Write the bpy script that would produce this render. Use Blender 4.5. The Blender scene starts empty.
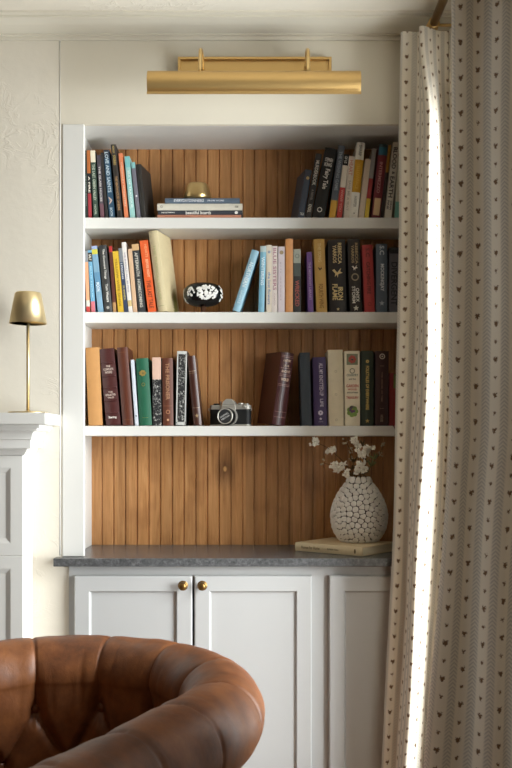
import bpy, bmesh, math, random
from mathutils import Vector, Matrix, noise as mnoise
PI = math.pi
SC = bpy.context.scene
COL = SC.collection
random.seed(7)

# ---------------------------------------------------------------- camera model
F, CX, HY, ZC, D0 = 935.0, 256.0, 446.0, 1.244, 2.9
def X(px, d): return (px-CX)*d/F
def Z(py, d): return ZC+(HY-py)*d/F
def Y(d): return d-D0

# ---------------------------------------------------------------- materials
def lin(h):
    if isinstance(h, str):
        h = h.lstrip('#'); c = [int(h[i:i+2], 16)/255 for i in (0, 2, 4)]
    else: c = h
    return tuple(v/12.92 if v <= .04045 else ((v+.055)/1.055)**2.4 for v in c)+(1.0,)
class NT:
    def __init__(s, name):
        s.m = bpy.data.materials.new(name); s.m.use_nodes = True
        s.t = s.m.node_tree; s.t.nodes.clear()
        s.out = s.t.nodes.new('ShaderNodeOutputMaterial')
    def n(s, typ, ins=None, **kw):
        nd = s.t.nodes.new('ShaderNode'+typ)
        for k, v in kw.items(): setattr(nd, k, v)
        for k, v in (ins or {}).items():
            if isinstance(v, bpy.types.NodeSocket): s.t.links.new(v, nd.inputs[k])
            else: nd.inputs[k].default_value = v
        return nd
    def math(s, op, a, b=0.0, c=None):
        i = {0: a, 1: b}
        if c is not None: i[2] = c
        return s.n('Math', i, operation=op).outputs[0]
    def mix(s, f, a, b, mode='MIX'):
        nd = s.n('Mix', data_type='RGBA', blend_type=mode)
        for k, v in ((0, f), (6, a), (7, b)):
            if isinstance(v, bpy.types.NodeSocket): s.t.links.new(v, nd.inputs[k])
            else: nd.inputs[k].default_value = v
        return nd.outputs[2]
    def coord(s, kind='Object', scale=(1, 1, 1), loc=(0, 0, 0)):
        tc = s.n('TexCoord')
        return s.n('Mapping', {'Vector': tc.outputs[kind], 'Scale': scale, 'Location': loc}).outputs[0]
    def noise(s, vec, scale, detail=3, rough=.5, dist=0):
        return s.n('TexNoise', {'Vector': vec, 'Scale': scale, 'Detail': detail, 'Roughness': rough, 'Distortion': dist}).outputs[0]
    def ramp(s, f, pts):
        nd = s.n('ValToRGB', {0: f}); e = nd.color_ramp.elements
        while len(e) < len(pts): e.new(.5)
        for el, (p, c) in zip(e, pts): el.position = p; el.color = c
        return nd.outputs[0]
    def bump(s, h, strength, dist=.01, normal=None):
        i = {'Height': h, 'Strength': strength, 'Distance': dist}
        if normal is not None: i['Normal'] = normal
        return s.n('Bump', i).outputs[0]
    def bsdf(s, **ins):
        nd = s.n('BsdfPrincipled', {k.replace('_', ' '): v for k, v in ins.items()})
        s.t.links.new(nd.outputs[0], s.out.inputs[0]); return s.m
_mc = {}
def paint(h, rough=.5, var=.12, scale=60, bump=0.0, metal=0.0, spec=.5):
    key = (h, rough, var, scale, bump, metal, spec)
    if key in _mc: return _mc[key]
    t = NT('paint_'+str(h).lstrip('#')); c = lin(h); v = t.coord()
    n = t.noise(v, scale, 4, .6)
    lo = tuple(x*(1-var) for x in c[:3])+(1,); hi = tuple(min(1, x*(1+var)) for x in c[:3])+(1,)
    col = t.mix(n, lo, hi)
    kw = dict(Base_Color=col, Roughness=rough, Metallic=metal, Specular_IOR_Level=spec)
    if bump: kw['Normal'] = t.bump(t.noise(v, scale*8, 2), bump, .001)
    _mc[key] = t.bsdf(**kw); return _mc[key]

def m_plaster():
    t = NT('trowelled_plaster'); v = t.coord()
    w = t.noise(v, 3.0, 2); 
    dv = t.n('VectorMath', {0: v, 1: t.n('TexNoise', {'Vector': v, 'Scale': 5.0, 'Detail': 2.0}).outputs[1]}, operation='ADD').outputs[0]
    r = t.n('TexNoise', {'Vector': dv, 'Scale': 6.5, 'Detail': 4.0, 'Roughness': .6, 'Distortion': .25}).outputs[0]
    ridge = t.math('ABSOLUTE', t.math('SUBTRACT', r, .5))
    ridge = t.math('POWER', t.math('MAXIMUM', t.math('SUBTRACT', 1.0, t.math('MULTIPLY', ridge, 13.0)), 0.0), 2.0)
    mask = t.math('MULTIPLY', t.math('MULTIPLY', ridge, .5), t.n('MapRange', {0: w, 1: .5, 2: .72}).outputs[0])
    fine = t.noise(v, 45, 4, .6)
    h = t.math('ADD', mask, t.math('ADD', t.math('MULTIPLY', fine, .14), t.math('MULTIPLY', t.noise(v, 8, 3, .5), .7)))
    return t.bsdf(Base_Color=lin('#e0d8c9'), Roughness=.7, Normal=t.bump(h, .45, .008))
def m_wall():
    t = NT('painted_wall'); v = t.coord()
    return t.bsdf(Base_Color=lin('#dcd4c3'), Roughness=.6, Normal=t.bump(t.noise(v, 14, 3), .12, .006))  # warm tint of the light up high is put into this colour
def m_white(name='white_paint', h='#dcdad5', rough=.42):
    t = NT(name); v = t.coord('Object', (4, 4, 60))
    return t.bsdf(Base_Color=lin(h), Roughness=rough, Normal=t.bump(t.noise(v, 10, 3), .03, .002))
def m_bead():
    t = NT('stained_beadboard'); v = t.coord()
    s = t.n('SeparateXYZ', {0: v}).outputs
    pl = t.math('FLOOR', t.math('DIVIDE', t.math('ADD', s[0], 10.0+BEAD_OFF), BEAD))
    rnd = t.n('TexWhiteNoise', {'W': pl}, noise_dimensions='1D').outputs[0]
    off = t.n('CombineXYZ', {0: t.math('MULTIPLY', rnd, 7.0), 2: t.math('MULTIPLY', rnd, 13.0)}).outputs[0]
    kd = t.n('VectorMath', {0: v, 1: (KNOT[0], 0, KNOT[1])}, operation='SUBTRACT').outputs[0]
    kd = t.n('VectorMath', {0: kd, 1: (1.0, 0, .62)}, operation='MULTIPLY').outputs[0]
    kl = t.n('VectorMath', {0: kd}, operation='LENGTH').outputs[1]
    vv = t.n('VectorMath', {0: v, 1: off}, operation='ADD').outputs[0]
    st = t.n('VectorMath', {0: vv, 1: (22.0, 1.0, 1.3)}, operation='MULTIPLY').outputs[0]
    g1 = t.noise(st, 3.0, 6, .62, 1.2)
    st2 = t.n('VectorMath', {0: vv, 1: (130.0, 1.0, 3.0)}, operation='MULTIPLY').outputs[0]
    g2 = t.noise(st2, 3.0, 3, .6)
    g = t.math('ADD', t.math('MULTIPLY', g1, .82), t.math('MULTIPLY', g2, .18))
    col = t.ramp(g, [(.22, lin('#85562f')), (.42, lin('#ae7a49')), (.58, lin('#be8a58')), (.85, lin('#d0a170'))])
    br = t.math('ADD', .82, t.math('MULTIPLY', rnd, .3))
    col = t.mix(1.0, col, t.n('CombineColor', {0: br, 1: br, 2: br}).outputs[0], 'MULTIPLY')
    blot = t.noise(t.coord('Object', (5, 1, 3)), 2.5, 3)
    col = t.mix(t.n('MapRange', {0: blot, 1: .52, 2: .75, 4: .35}).outputs[0], col, lin('#8a5a2c'), 'MULTIPLY')
    rings = t.math('ABSOLUTE', t.math('SINE', t.math('MULTIPLY', kl, 420.0)))
    kn = t.n('MapRange', {0: t.math('ADD', kl, t.math('MULTIPLY', t.math('SUBTRACT', g1, .5), .05)), 1: .008, 2: .052, 3: .8, 4: 0.0}).outputs[0]
    col = t.mix(kn, col, lin('#4f2c12'))
    core = t.n('MapRange', {0: kl, 1: .004, 2: .007, 3: .85, 4: 0.0}).outputs[0]
    col = t.mix(core, col, lin('#d6a566'))
    return t.bsdf(Base_Color=col, Roughness=.42, Normal=t.bump(g2, .08, .002))
def m_granite():
    t = NT('honed_granite'); v = t.coord()
    a = t.noise(v, 90, 5, .7); b = t.noise(v, 420, 3, .7)
    c = t.ramp(t.math('ADD', t.math('MULTIPLY', a, .55), t.math('MULTIPLY', b, .45)), [(.32, lin('#2e2e2f')), (.48, lin('#525253')), (.6, lin('#6e6f70')), (.75, lin('#a4a4a5'))])
    return t.bsdf(Base_Color=c, Roughness=.27, Normal=t.bump(b, .12, .002))
def m_brass(name, h='#c9a463', rough=.33):
    t = NT(name); v = t.coord('Object', (3, 60, 60))
    n = t.noise(v, 20, 3)
    return t.bsdf(Base_Color=lin(h), Metallic=.88, Roughness=t.math('ADD', rough-.05, t.math('MULTIPLY', n, .1)))
def m_leather():
    t = NT('worn_leather'); v = t.coord()
    big = t.noise(v, 6, 4, .6, .6); mid = t.noise(v, 26, 5, .65); 
    col = t.ramp(t.math('ADD', t.math('MULTIPLY', big, .6), t.math('MULTIPLY', mid, .4)), [(.3, lin('#4a2a1a')), (.48, lin('#744527')), (.62, lin('#8b5630')), (.8, lin('#a56e42'))])
    vo = t.n('TexVoronoi', {'Vector': v, 'Scale': 420.0}).outputs[0]
    wr = t.noise(t.coord('Object', (1, 1, .35)), 38, 5, .6, 1.0)
    h = t.math('ADD', t.math('MULTIPLY', vo, .12), wr)
    return t.bsdf(Base_Color=col, Roughness=t.math('ADD', .36, t.math('MULTIPLY', mid, .2)), Normal=t.bump(h, .22, .004))
def m_floor():
    t = NT('oak_floor'); v = t.coord()
    b = t.n('TexBrick', {'Vector': v, 'Color1': lin('#77604a'), 'Color2': lin('#66513d'), 'Mortar': lin('#3a2818'), 'Scale': 1.0, 'Mortar Size': .002, 'Brick Width': 1.2, 'Row Height': .12})
    g = t.noise(t.coord('Object', (2, 40, 1)), 4, 4)
    return t.bsdf(Base_Color=t.mix(t.math('MULTIPLY', g, .5), b.outputs[0], lin('#5d4026')), Roughness=.4)
def m_curtain():
    t = NT('printed_linen'); tc = t.n('TexCoord')
    uv = tc.outputs['UV']
    nz = t.n('TexNoise', {'Vector': uv, 'Scale': 260.0, 'Detail': 1.0}).outputs[1]
    wob = t.n('VectorMath', {0: t.n('VectorMath', {0: nz, 1: (.5, .5, .5)}, operation='SUBTRACT').outputs[0], 1: (.0095, .0095, 0)}, operation='MULTIPLY').outputs[0]
    p = t.n('VectorMath', {0: uv, 1: wob}, operation='ADD').outputs[0]
    su = t.n('SeparateXYZ', {0: uv}).outputs; sp = t.n('SeparateXYZ', {0: p}).outputs
    PU, PV = .046, .0375
    cu = t.math('FLOOR', t.math('DIVIDE', su[0], PU))
    par = t.math('MODULO', cu, 2.0)
    vv = t.math('ADD', sp[1], t.math('MULTIPLY', par, PV*.5)); v0 = t.math('ADD', su[1], t.math('MULTIPLY', par, PV*.5))
    row = t.math('FLOOR', t.math('DIVIDE', v0, PV))
    fu = t.math('SUBTRACT', sp[0], t.math('MULTIPLY', t.math('ADD', cu, .5), PU))
    fv = t.math('SUBTRACT', vv, t.math('MULTIPLY', t.math('ADD', row, .5), PV))
    small = t.math('MODULO', row, 2.0)
    # a heart-like sprig: |u| lifts the lower outline
    fv2 = t.math('SUBTRACT', fv, t.math('MULTIPLY', t.math('ABSOLUTE', fu), .75))
    dist = t.math('SQRT', t.math('ADD', t.math('MULTIPLY', fu, fu), t.math('MULTIPLY', fv2, fv2)))
    rad = t.math('SUBTRACT', .0056, t.math('MULTIPLY', small, .0018))
    dot = t.n('MapRange', {0: t.math('SUBTRACT', dist, rad), 1: -.0012, 2: .0011, 3: 1.0, 4: 0.0}).outputs[0]
    # grey herringbone stripe between the dot columns
    sh = t.math('SUBTRACT', t.math('MULTIPLY', t.math('FRACT', t.math('DIVIDE', su[0], PU)), PU), 0.0)
    sh = t.math('MINIMUM', sh, t.math('SUBTRACT', PU, sh))
    stripe = t.n('MapRange', {0: sh, 1: .0072, 2: .0115, 3: 1.0, 4: 0.0}).outputs[0]
    ch = t.math('FRACT', t.math('DIVIDE', t.math('ADD', su[1], t.math('MULTIPLY', sh, .9)), .0085))
    chm = t.n('MapRange', {0: t.math('ABSOLUTE', t.math('SUBTRACT', ch, .5)), 1: .14, 2: .32, 3: 1.0, 4: .35}).outputs[0]
    base = t.mix(t.noise(uv, 900, 2), lin('#cfc4b2'), lin('#dfd6c8'))
    col = t.mix(t.math('MULTIPLY', stripe, t.math('MULTIPLY', chm, .62)), base, lin('#8f8d8b'))
    col = t.mix(t.math('MULTIPLY', dot, .93), col, lin('#63462c'))
    weave = t.noise(t.n('VectorMath', {0: uv, 1: (1500, 1500, 1)}, operation='MULTIPLY').outputs[0], 1.0, 1)
    nrm = t.bump(weave, .12, .0006)
    dif = t.n('BsdfDiffuse', {'Color': col, 'Normal': nrm}); tr = t.n('BsdfTranslucent', {'Color': col, 'Normal': nrm})
    mx = t.n('MixShader', {0: .028, 1: dif.outputs[0], 2: tr.outputs[0]})
    t.t.links.new(mx.outputs[0], t.out.inputs[0]); return t.m
def m_glass():
    t = NT('window_glass')
    a = t.n('BsdfTransparent', {'Color': (.95, .97, .97, 1)}); g = t.n('BsdfGlossy', {'Roughness': .02})
    mx = t.n('MixShader', {0: .06, 1: a.outputs[0], 2: g.outputs[0]})
    t.t.links.new(mx.outputs[0], t.out.inputs[0]); return t.m
def m_marble_paper():
    t = NT('marbled_paper'); v = t.coord()
    n = t.noise(v, 140, 3, .6, 1.5)
    c = t.ramp(n, [(.56, lin('#1d1d1f')), (.63, lin('#d0cec8'))])
    return t.bsdf(Base_Color=c, Roughness=.5)
def m_pages():
    t = NT('page_block'); v = t.coord('Object', (900, 1, 1))
    n = t.noise(v, 1.0, 2)
    return t.bsdf(Base_Color=t.mix(n, lin('#c9b998'), lin('#e6dcc4')), Roughness=.8)

# ---------------------------------------------------------------- mesh builder
class MB:
    def __init__(s): s.v = []; s.f = []; s.mi = []; s.sm = []; s.uv = None
    def add(s, vs, fs, mi=0, smooth=False, M=None):
        o = len(s.v)
        s.v += [tuple(M @ Vector(p)) if M is not None else tuple(p) for p in vs]
        for i, f in enumerate(fs):
            s.f.append([o+k for k in f]); s.mi.append(mi[i] if isinstance(mi, list) else mi); s.sm.append(smooth)
        return s
    def box(s, x0, x1, y0, y1, z0, z1, mi=0, M=None):
        vs = [(x0, y0, z0), (x1, y0, z0), (x1, y1, z0), (x0, y1, z0), (x0, y0, z1), (x1, y0, z1), (x1, y1, z1), (x0, y1, z1)]
        return s.add(vs, [(0, 3, 2, 1), (4, 5, 6, 7), (0, 1, 5, 4), (1, 2, 6, 5), (2, 3, 7, 6), (3, 0, 4, 7)], mi, False, M)
    def lathe(s, prof, n=48, mi=0, M=None, smooth=True, sx=1, sy=1):
        vs, fs, m = [], [], len(prof)
        for i in range(n):
            a = 2*PI*i/n
            for r, z in prof: vs.append((r*math.cos(a)*sx, r*math.sin(a)*sy, z))
        for i in range(n):
            j = (i+1) % n
            for k in range(m-1): fs.append((i*m+k, j*m+k, j*m+k+1, i*m+k+1))
        if prof[0][0] > 1e-6: fs.append(tuple(reversed([i*m for i in range(n)])))
        if prof[-1][0] > 1e-6: fs.append(tuple(i*m+m-1 for i in range(n)))
        return s.add(vs, fs, mi, smooth, M)
    def tube(s, pts, r, n=10, mi=0, M=None, caps=True, smooth=True, flat=1.0):
        pts = [Vector(p) for p in pts]; vs, fs = [], []
        prev = None
        for i, p in enumerate(pts):
            t = (pts[min(i+1, len(pts)-1)]-pts[max(i-1, 0)]).normalized()
            if prev is None:
                u = t.orthogonal().normalized() if abs(t.x) > .9 else (Vector((1, 0, 0))-t*t.x).normalized()
            else: u = (prev-t*prev.dot(t)).normalized()
            prev = u; w = t.cross(u); rr = r[i] if isinstance(r, (list, tuple)) else r
            for k in range(n):
                a = 2*PI*k/n; vs.append(tuple(p+u*(rr*math.cos(a))+w*(rr*flat*math.sin(a))))
        for i in range(len(pts)-1):
            for k in range(n): fs.append((i*n+k, i*n+(k+1) % n, (i+1)*n+(k+1) % n, (i+1)*n+k))
        if caps: fs.append(tuple(reversed(range(n)))); fs.append(tuple(range((len(pts)-1)*n, len(pts)*n)))
        return s.add(vs, fs, mi, smooth, M)
    def sphere(s, c, r, n=12, m=8, mi=0, M=None, sc=(1, 1, 1)):
        vs = [(0, 0, -1)]; fs = []
        for j in range(1, m):
            b = -PI/2+PI*j/m
            for i in range(n): a = 2*PI*i/n; vs.append((math.cos(a)*math.cos(b), math.sin(a)*math.cos(b), math.sin(b)))
        vs.append((0, 0, 1)); T = len(vs)-1
        for i in range(n):
            fs.append((0, 1+(i+1) % n, 1+i)); fs.append((T, T-n+i, T-n+(i+1) % n))
            for j in range(m-2): a = 1+j*n; fs.append((a+i, a+(i+1) % n, a+n+(i+1) % n, a+n+i))
        vs = [(c[0]+r*sc[0]*p[0], c[1]+r*sc[1]*p[1], c[2]+r*sc[2]*p[2]) for p in vs]
        return s.add(vs, fs, mi, True, M)
    def extrude_x(s, prof, x0, x1, mi=0, smooth=False, close=True):
        n = len(prof); vs = [(x0, y, z) for y, z in prof]+[(x1, y, z) for y, z in prof]
        fs = [(i, (i+1) % n, n+(i+1) % n, n+i) for i in range(n if close else n-1)]
        if close: fs += [tuple(reversed(range(n))), tuple(range(n, 2*n))]
        return s.add(vs, fs, mi, smooth)
    def build(s, name, mats, parent=None, bevel=0, seg=2, loc=None, fixn=True):
        me = bpy.data.meshes.new(name); me.from_pydata(s.v, [], s.f)
        for m in (mats if isinstance(mats, (list, tuple)) else [mats]): me.materials.append(m)
        me.polygons.foreach_set('material_index', s.mi); me.polygons.foreach_set('use_smooth', s.sm)
        if s.uv is not None:
            l = me.uv_layers.new(name='UVMap')
            for lp in me.loops: l.data[lp.index].uv = s.uv[lp.vertex_index]
        if fixn:
            bm = bmesh.new(); bm.from_mesh(me); bmesh.ops.recalc_face_normals(bm, faces=bm.faces); bm.to_mesh(me); bm.free()
        me.update()
        o = bpy.data.objects.new(name, me); COL.objects.link(o)
        if parent is not None: o.parent = parent
        if loc is not None: o.location = loc
        if bevel:
            b = o.modifiers.new('bevel', 'BEVEL'); b.width = bevel; b.segments = seg; b.limit_method = 'ANGLE'; b.angle_limit = math.radians(40)
            b.harden_normals = False
        return o
def tag(o, label, cat, group=None):
    o['label'] = label; o['category'] = cat
    if group: o['group'] = group
    return o
def thing(name, label, cat, loc=(0, 0, 0), rotz=0, group=None):
    o = bpy.data.objects.new(name, None); COL.objects.link(o); o.empty_display_size = .05
    o.location = loc; o.rotation_euler = (0, 0, rotz); return tag(o, label, cat, group)
def struct(o): o['kind'] = 'structure'; return o
def arcpts(c, r, a0, a1, n): return [(c[0]+r*math.cos(a0+(a1-a0)*i/(n-1)), c[1]+r*math.sin(a0+(a1-a0)*i/(n-1))) for i in range(n)]
def catmull(P, n):
    P = [Vector(p) for p in P]; out = []
    for i in range(len(P)-1):
        a = P[i-1] if i else P[0]*2-P[1]; b, c = P[i], P[i+1]; d = P[i+2] if i+2 < len(P) else P[-1]*2-P[-2]
        for k in range(n):
            t = k/n; out.append(.5*((2*b)+(c-a)*t+(2*a-5*b+4*c-d)*t*t+(3*b-a-3*c+d)*t**3))
    out.append(P[-1]); return out
def text_mesh(txt, bold=0.0):
    cu = bpy.data.curves.new('lettering', 'FONT'); cu.body = txt; cu.align_x = 'LEFT'; cu.size = 1.0; cu.extrude = 0.0; cu.offset = bold
    cu.resolution_u = 2
    ob = bpy.data.objects.new('lettering', cu); COL.objects.link(ob)
    dg = bpy.context.evaluated_depsgraph_get(); dg.update()
    me = bpy.data.meshes.new_from_object(ob.evaluated_get(dg))
    vs = [v.co.copy() for v in me.vertices]; fs = [tuple(p.vertices) for p in me.polygons]
    bpy.data.objects.remove(ob); bpy.data.curves.remove(cu); bpy.data.meshes.remove(me)
    return vs, fs
def put_text(mb, txt, M, w, h, bold=0.022, mi=0):
    """lettering scaled to w x h, centred on the origin of M (x right, y up)"""
    vs, fs = text_mesh(txt, bold)
    if not vs: return
    x0 = min(v.x for v in vs); x1 = max(v.x for v in vs); y0 = min(v.y for v in vs); y1 = max(v.y for v in vs)
    sx = w/max(x1-x0, 1e-6); sy = h/max(y1-y0, 1e-6)
    mb.add([((v.x-(x0+x1)/2)*sx, (v.y-(y0+y1)/2)*sy, 0) for v in vs], fs, mi, False, M)

BEAD, KNOT = .0407, (X(225, 3.25), Z(469, 3.25))
BEAD_OFF = -(X(242.5, 3.25) % BEAD)+BEAD
PLASTER, WALL, WHITE, CABW = m_plaster(), m_wall(), m_white(), m_white('cabinet_paint', '#bfbfbe', .4)
WARM_WHITE = m_white('warm_lit_white', '#dbd4c4')  # crown white, with the warm upper light mixed into its colour
DARKW = paint('#857d72', .7, .05, 5)  # unseen left and rear walls, darkened to hold back bounced fill
LAMPB = m_brass('pale_brass', '#e6d0a0', .40)
BEADM, GRANITE, BRASS, LEATHER = m_bead(), m_granite(), m_brass('satin_brass', '#cfac70', .42), m_leather()
BRASS2, CURT, GLASS, PAGES, MARBLE = m_brass('bright_brass', '#d9ba80', .3), m_curtain(), m_glass(), m_pages(), m_marble_paper()
AGED = m_brass('aged_brass', '#8a6a3c', .3)
WORLD, WORLD_COL, WIN, ROOM, EXPO = .8, (.95, .97, 1.0, 1), 218.0, 5.5, 0.0
# ================================================================= the room
CEIL = 2.547
XW = .66                                              # right wall
# back wall: plaster on the left, smooth painted panel above the niche
mb = MB(); mb.box(-2.6, -.608, .006, .14, 0, CEIL); mb.box(-.608, -.598, .006, .14, .868, 2.2435); mb.box(-.608, -.582, .006, .14, 0, .868)
struct(mb.build('wall_back', PLASTER))
mb = MB(); mb.box(-.608, XW, .0055, .022, 2.244, 2.30); mb.box(-.608, XW, .0055, .14, 2.3001, CEIL)
struct(mb.build('wall_header', WALL))
mb = MB(); mb.box(.608, XW, .0055, .14, .905, 2.244); struct(mb.build('wall_jamb', WALL))
mb = MB(); mb.tube([(-.609, .0085, .905), (-.609, .0085, 1.5), (-.6095, .0085, 2.0), (-.609, .0085, 2.505)], .0038, 8)
struct(mb.build('trim_1', WHITE))
# crown along the back wall
yw = .0053
prof = [(yw, 2.503), (-.003, 2.503), (-.003, 2.5135), (-.012, 2.5135), (-.012, 2.518), (-.030, 2.5205), (-.055, 2.526), (-.078, 2.5335), (-.086, 2.5345), (-.086, 2.5415), (-.103, 2.5415), (-.103, CEIL), (yw, CEIL)]
struct(MB().extrude_x(prof, -2.6, XW).build('trim_2', WARM_WHITE))
mb = MB(); mb.box(-2.6, XW+.14, -4.4, .14, CEIL, CEIL+.08); struct(mb.build('ceiling', PLASTER))
mb = MB(); mb.box(-2.6, XW+.14, -4.4, .4, -.06, 0); struct(mb.build('floor', m_floor()))
# right wall with the window opening
WY0, WY1, WZ0, WZ1 = -2.05, -.27, .30, 2.22
mb = MB()
mb.box(XW, XW+.14, WY1, .14, 0, CEIL); mb.box(XW, XW+.14, -4.4, WY0, 0, CEIL)
mb.box(XW, XW+.14, WY0, WY1, 0, WZ0); mb.box(XW, XW+.14, WY0, WY1, WZ1, CEIL)
struct(mb.build('wall_right', WALL))
mb = MB(); mb.box(-2.74, -2.6005, -4.54, .14, 0, CEIL); struct(mb.build('wall_left', DARKW))
mb = MB(); mb.box(-2.6, XW+.14, -4.54, -4.4005, 0, CEIL); struct(mb.build('wall_rear', DARKW))
fr = MB()
fr.box(XW+.04, XW+.09, WY0, WY0+.05, WZ0, WZ1); fr.box(XW+.04, XW+.09, WY1-.05, WY1, WZ0, WZ1)
fr.box(XW+.04, XW+.09, WY0+.05, WY1-.05, WZ0, WZ0+.05); fr.box(XW+.04, XW+.09, WY0+.05, WY1-.05, WZ1-.05, WZ1)
ym = (WY0+WY1)/2; zm = (WZ0+WZ1)/2
fr.box(XW+.045, XW+.085, ym-.02, ym+.02, WZ0+.05, WZ1-.05); fr.box(XW+.045, XW+.085, WY0+.05, WY1-.05, zm-.02, zm+.02)
win = struct(fr.build('window_1', WHITE))
g = MB(); g.box(XW+.063, XW+.067, WY0+.05, WY1-.05, WZ0+.05, WZ1-.05); g.build('pane', GLASS, win)
sl = MB(); sl.box(XW-.012, XW+.04, WY0-.03, WY1+.03, WZ0-.02, WZ0); sl.build('window_sill', WHITE, win)

# ================================================================= built-in bookcase
NX, NB, NT_, ST = .571, .35, 2.275, .036
SHELF_TOP = [Z(217.5, 3.083), Z(312, 3.083), Z(425.9, 3.083)]
SF = 3.083-D0
CT = .9005                                            # counter top
bc = thing('built_in_bookcase', 'white built-in bookcase niche with three open shelves and wood beadboard back', 'bookcase', (0, 0, CT))
def part(mb, name, mat, parent, bevel=0, seg=2):
    o = mb.build(name, mat, parent, bevel, seg); o.matrix_parent_inverse = Matrix.Translation(-Vector(parent.location)) if parent.rotation_euler.z == 0 else parent.matrix_basis.inverted()
    return o
mb = MB(); mb.box(-.602, -.533, .003, .018, CT, 2.244); part(mb, 'face_stile', WHITE, bc, .003)
mb = MB(); mb.box(.533, .608, .003, .018, CT, 2.244); part(mb, 'face_stile', WHITE, bc, .003)
for s in (-1, 1):
    mb = MB(); mb.box(min(s*NX, s*(NX+.018)), max(s*NX, s*(NX+.018)), .0185, NB, CT, NT_); part(mb, 'side_panel', WHITE, bc)
mb = MB(); mb.box(-NX-.018, NX+.018, .0225, NB, NT_, NT_+.018); part(mb, 'top_panel', WHITE, bc)
# beadboard: planks with a bead-and-groove profile
mb = MB(); prof = []; x = -NX-.01
k0 = math.floor((x+BEAD_OFF)/BEAD)
k = k0
while True:
    gx = k*BEAD-BEAD_OFF
    if gx > NX+.02: break
    prof += [(gx-.0032, 0), (gx-.0020, .0014), (gx-.0012, .0046), (gx+.0012, .0046), (gx+.0020, .0014), (gx+.0032, 0)]
    k += 1
vs = [(px_, NB+dy, CT) for px_, dy in prof]+[(px_, NB+dy, NT_) for px_, dy in prof]; n = len(prof)
mb.add(vs, [(i, i+1, n+i+1, n+i) for i in range(n-1)])
mb.box(-NX-.03, NX+.03, NB+.008, NB+.02, CT, NT_+.018)
part(mb, 'beadboard_back', BEADM, bc)
for zt in SHELF_TOP:
    mb = MB(); mb.box(-NX+.0005, NX-.0005, SF, NB-.0005, zt-ST+(.003 if zt < 1.4 else 0), zt); part(mb, 'shelf', WHITE, bc, .002)

# ================================================================= base cabinet and counter
cab = thing('base_cabinet', 'white panelled base cabinet with round brass knobs under the dark stone counter', 'cabinet', (0, 0, 0))
CB = .8745
mb = MB()
oa, ob, oc, od_ = X(84, 2.9), X(302, 2.9), .15, Z(584, 2.9)
mb.box(-.58, oa, 0, .33, .1, CB); mb.box(ob, .655, 0, .33, .1, CB); mb.box(oa, ob, 0, .33, .1, oc); mb.box(oa, ob, 0, .33, od_, CB); mb.box(oa, ob, .31, .33, oc, od_)
mb.box(-.58, .655, .06, .33, 0, .1); part(mb, 'carcass', CABW, cab)
def panel_door(x0, x1, z0, z1, yf, st=.046, th=.02, dp=.009, bev=.006, edge=.004):
    """frame-and-panel front facing -y, front plane yf"""
    mb = MB(); R = [(x0, x1, z0, z1, yf+th), (x0, x1, z0, z1, yf+edge), (x0+edge, x1-edge, z0+edge, z1-edge, yf),
         (x0+st, x1-st, z0+st, z1-st, yf), (x0+st+bev*.35, x1-st-bev*.35, z0+st+bev*.35, z1-st-bev*.35, yf+dp*.35),
         (x0+st+bev, x1-st-bev, z0+st+bev, z1-st-bev, yf+dp)]
    vs = []; fs = []
    for a, b, c, d, y in R: vs += [(a, y, c), (b, y, c), (b, y, d), (a, y, d)]
    for i in range(len(R)-1):
        for k in range(4): fs.append((i*4+k, i*4+(k+1) % 4, i*4+4+(k+1) % 4, i*4+4+k))
    m = (len(R)-1)*4; fs.append((m, m+1, m+2, m+3)); fs.append((3, 2, 1, 0))
    return mb.add(vs, fs)
def knob(x, z, yf, parent):
    mb = MB(); M = Matrix.Translation((x, yf, z)) @ Matrix.Rotation(PI/2, 4, 'X')
    mb.lathe([(0.0001, -.004), (.0155, -.003), (.0155, .0005), (.0125, .002), (.006, .004), (.0055, .011), (.010, .013), (.0125, .017), (.0118, .022), (.007, .0255), (.0001, .0265)], 28, 0, M)
    part2(mb, 'knob', AGED, parent)
def part2(mb, name, mat, parent, bevel=0):
    o = mb.build(name, mat, parent, bevel); return o
dF = 2.88
zt, zb = Z(576, dF), .13
for i, (a, b, kx) in enumerate(((74, 192.2, 182.5), (194.2, 312, 202), (329, 447, None))):
    dmb = panel_door(X(a, dF), X(b, dF), zb, zt, -.021)
    d = part(dmb, 'door', CABW, cab)
    if kx: knob(X(kx, 2.86), Z(586.6, 2.86), -.021, d)
mb = MB(); mb.box(X(53.2, 2.86), .656, -.04, NB+.0195, CB+.0005, CT-.0005)
tag(mb.build('countertop', GRANITE, None, .002), 'dark grey stone countertop slab below the bookcase niche', 'countertop')

# ================================================================= mantel
mt = thing('fireplace_mantel', 'white painted fireplace mantel with stepped moulding at the left edge', 'mantel', (-1.3, 0, 0))
PX, PP = -.694, .115
def mould(profile, mat_name, name, parent):
    mb = MB(); vs = []; fs = []; n = len(profile)
    for e, z in profile: vs += [(-2.2-e, .0055, z), (-2.2-e, -PP-e, z), (PX+e, -PP-e, z), (PX+e, .0055, z)]
    for i in range(n-1):
        for k in range(3): fs.append((i*4+k, i*4+k+1, i*4+5+k, i*4+4+k))
        fs.append((i*4+3, i*4, i*4+4, i*4+7))
    fs.append((0, 1, 2, 3)); fs.append(((n-1)*4+3, (n-1)*4+2, (n-1)*4+1, (n-1)*4))
    mb.add(vs, fs); return part(mb, name, mat_name, parent, .0015)
mould([(.0855, 1.307), (.0855, 1.3404)], WHITE, 'mantel_shelf', mt)
cv = [(.0, 1.2165), (.004, 1.2165), (.016, 1.233), (.016, 1.2372), (.030, 1.2372), (.030, 1.262)]
for i in range(8):
    a = PI*.5*i/7; cv.append((.034+.016*(1-math.cos(a)), 1.2635+.026*math.sin(a)))
cv += [(.054, 1.2895), (.054, 1.297), (.062, 1.297), (.062, 1.3069)]
mould(cv, WHITE, 'crown_moulding', mt)
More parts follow.
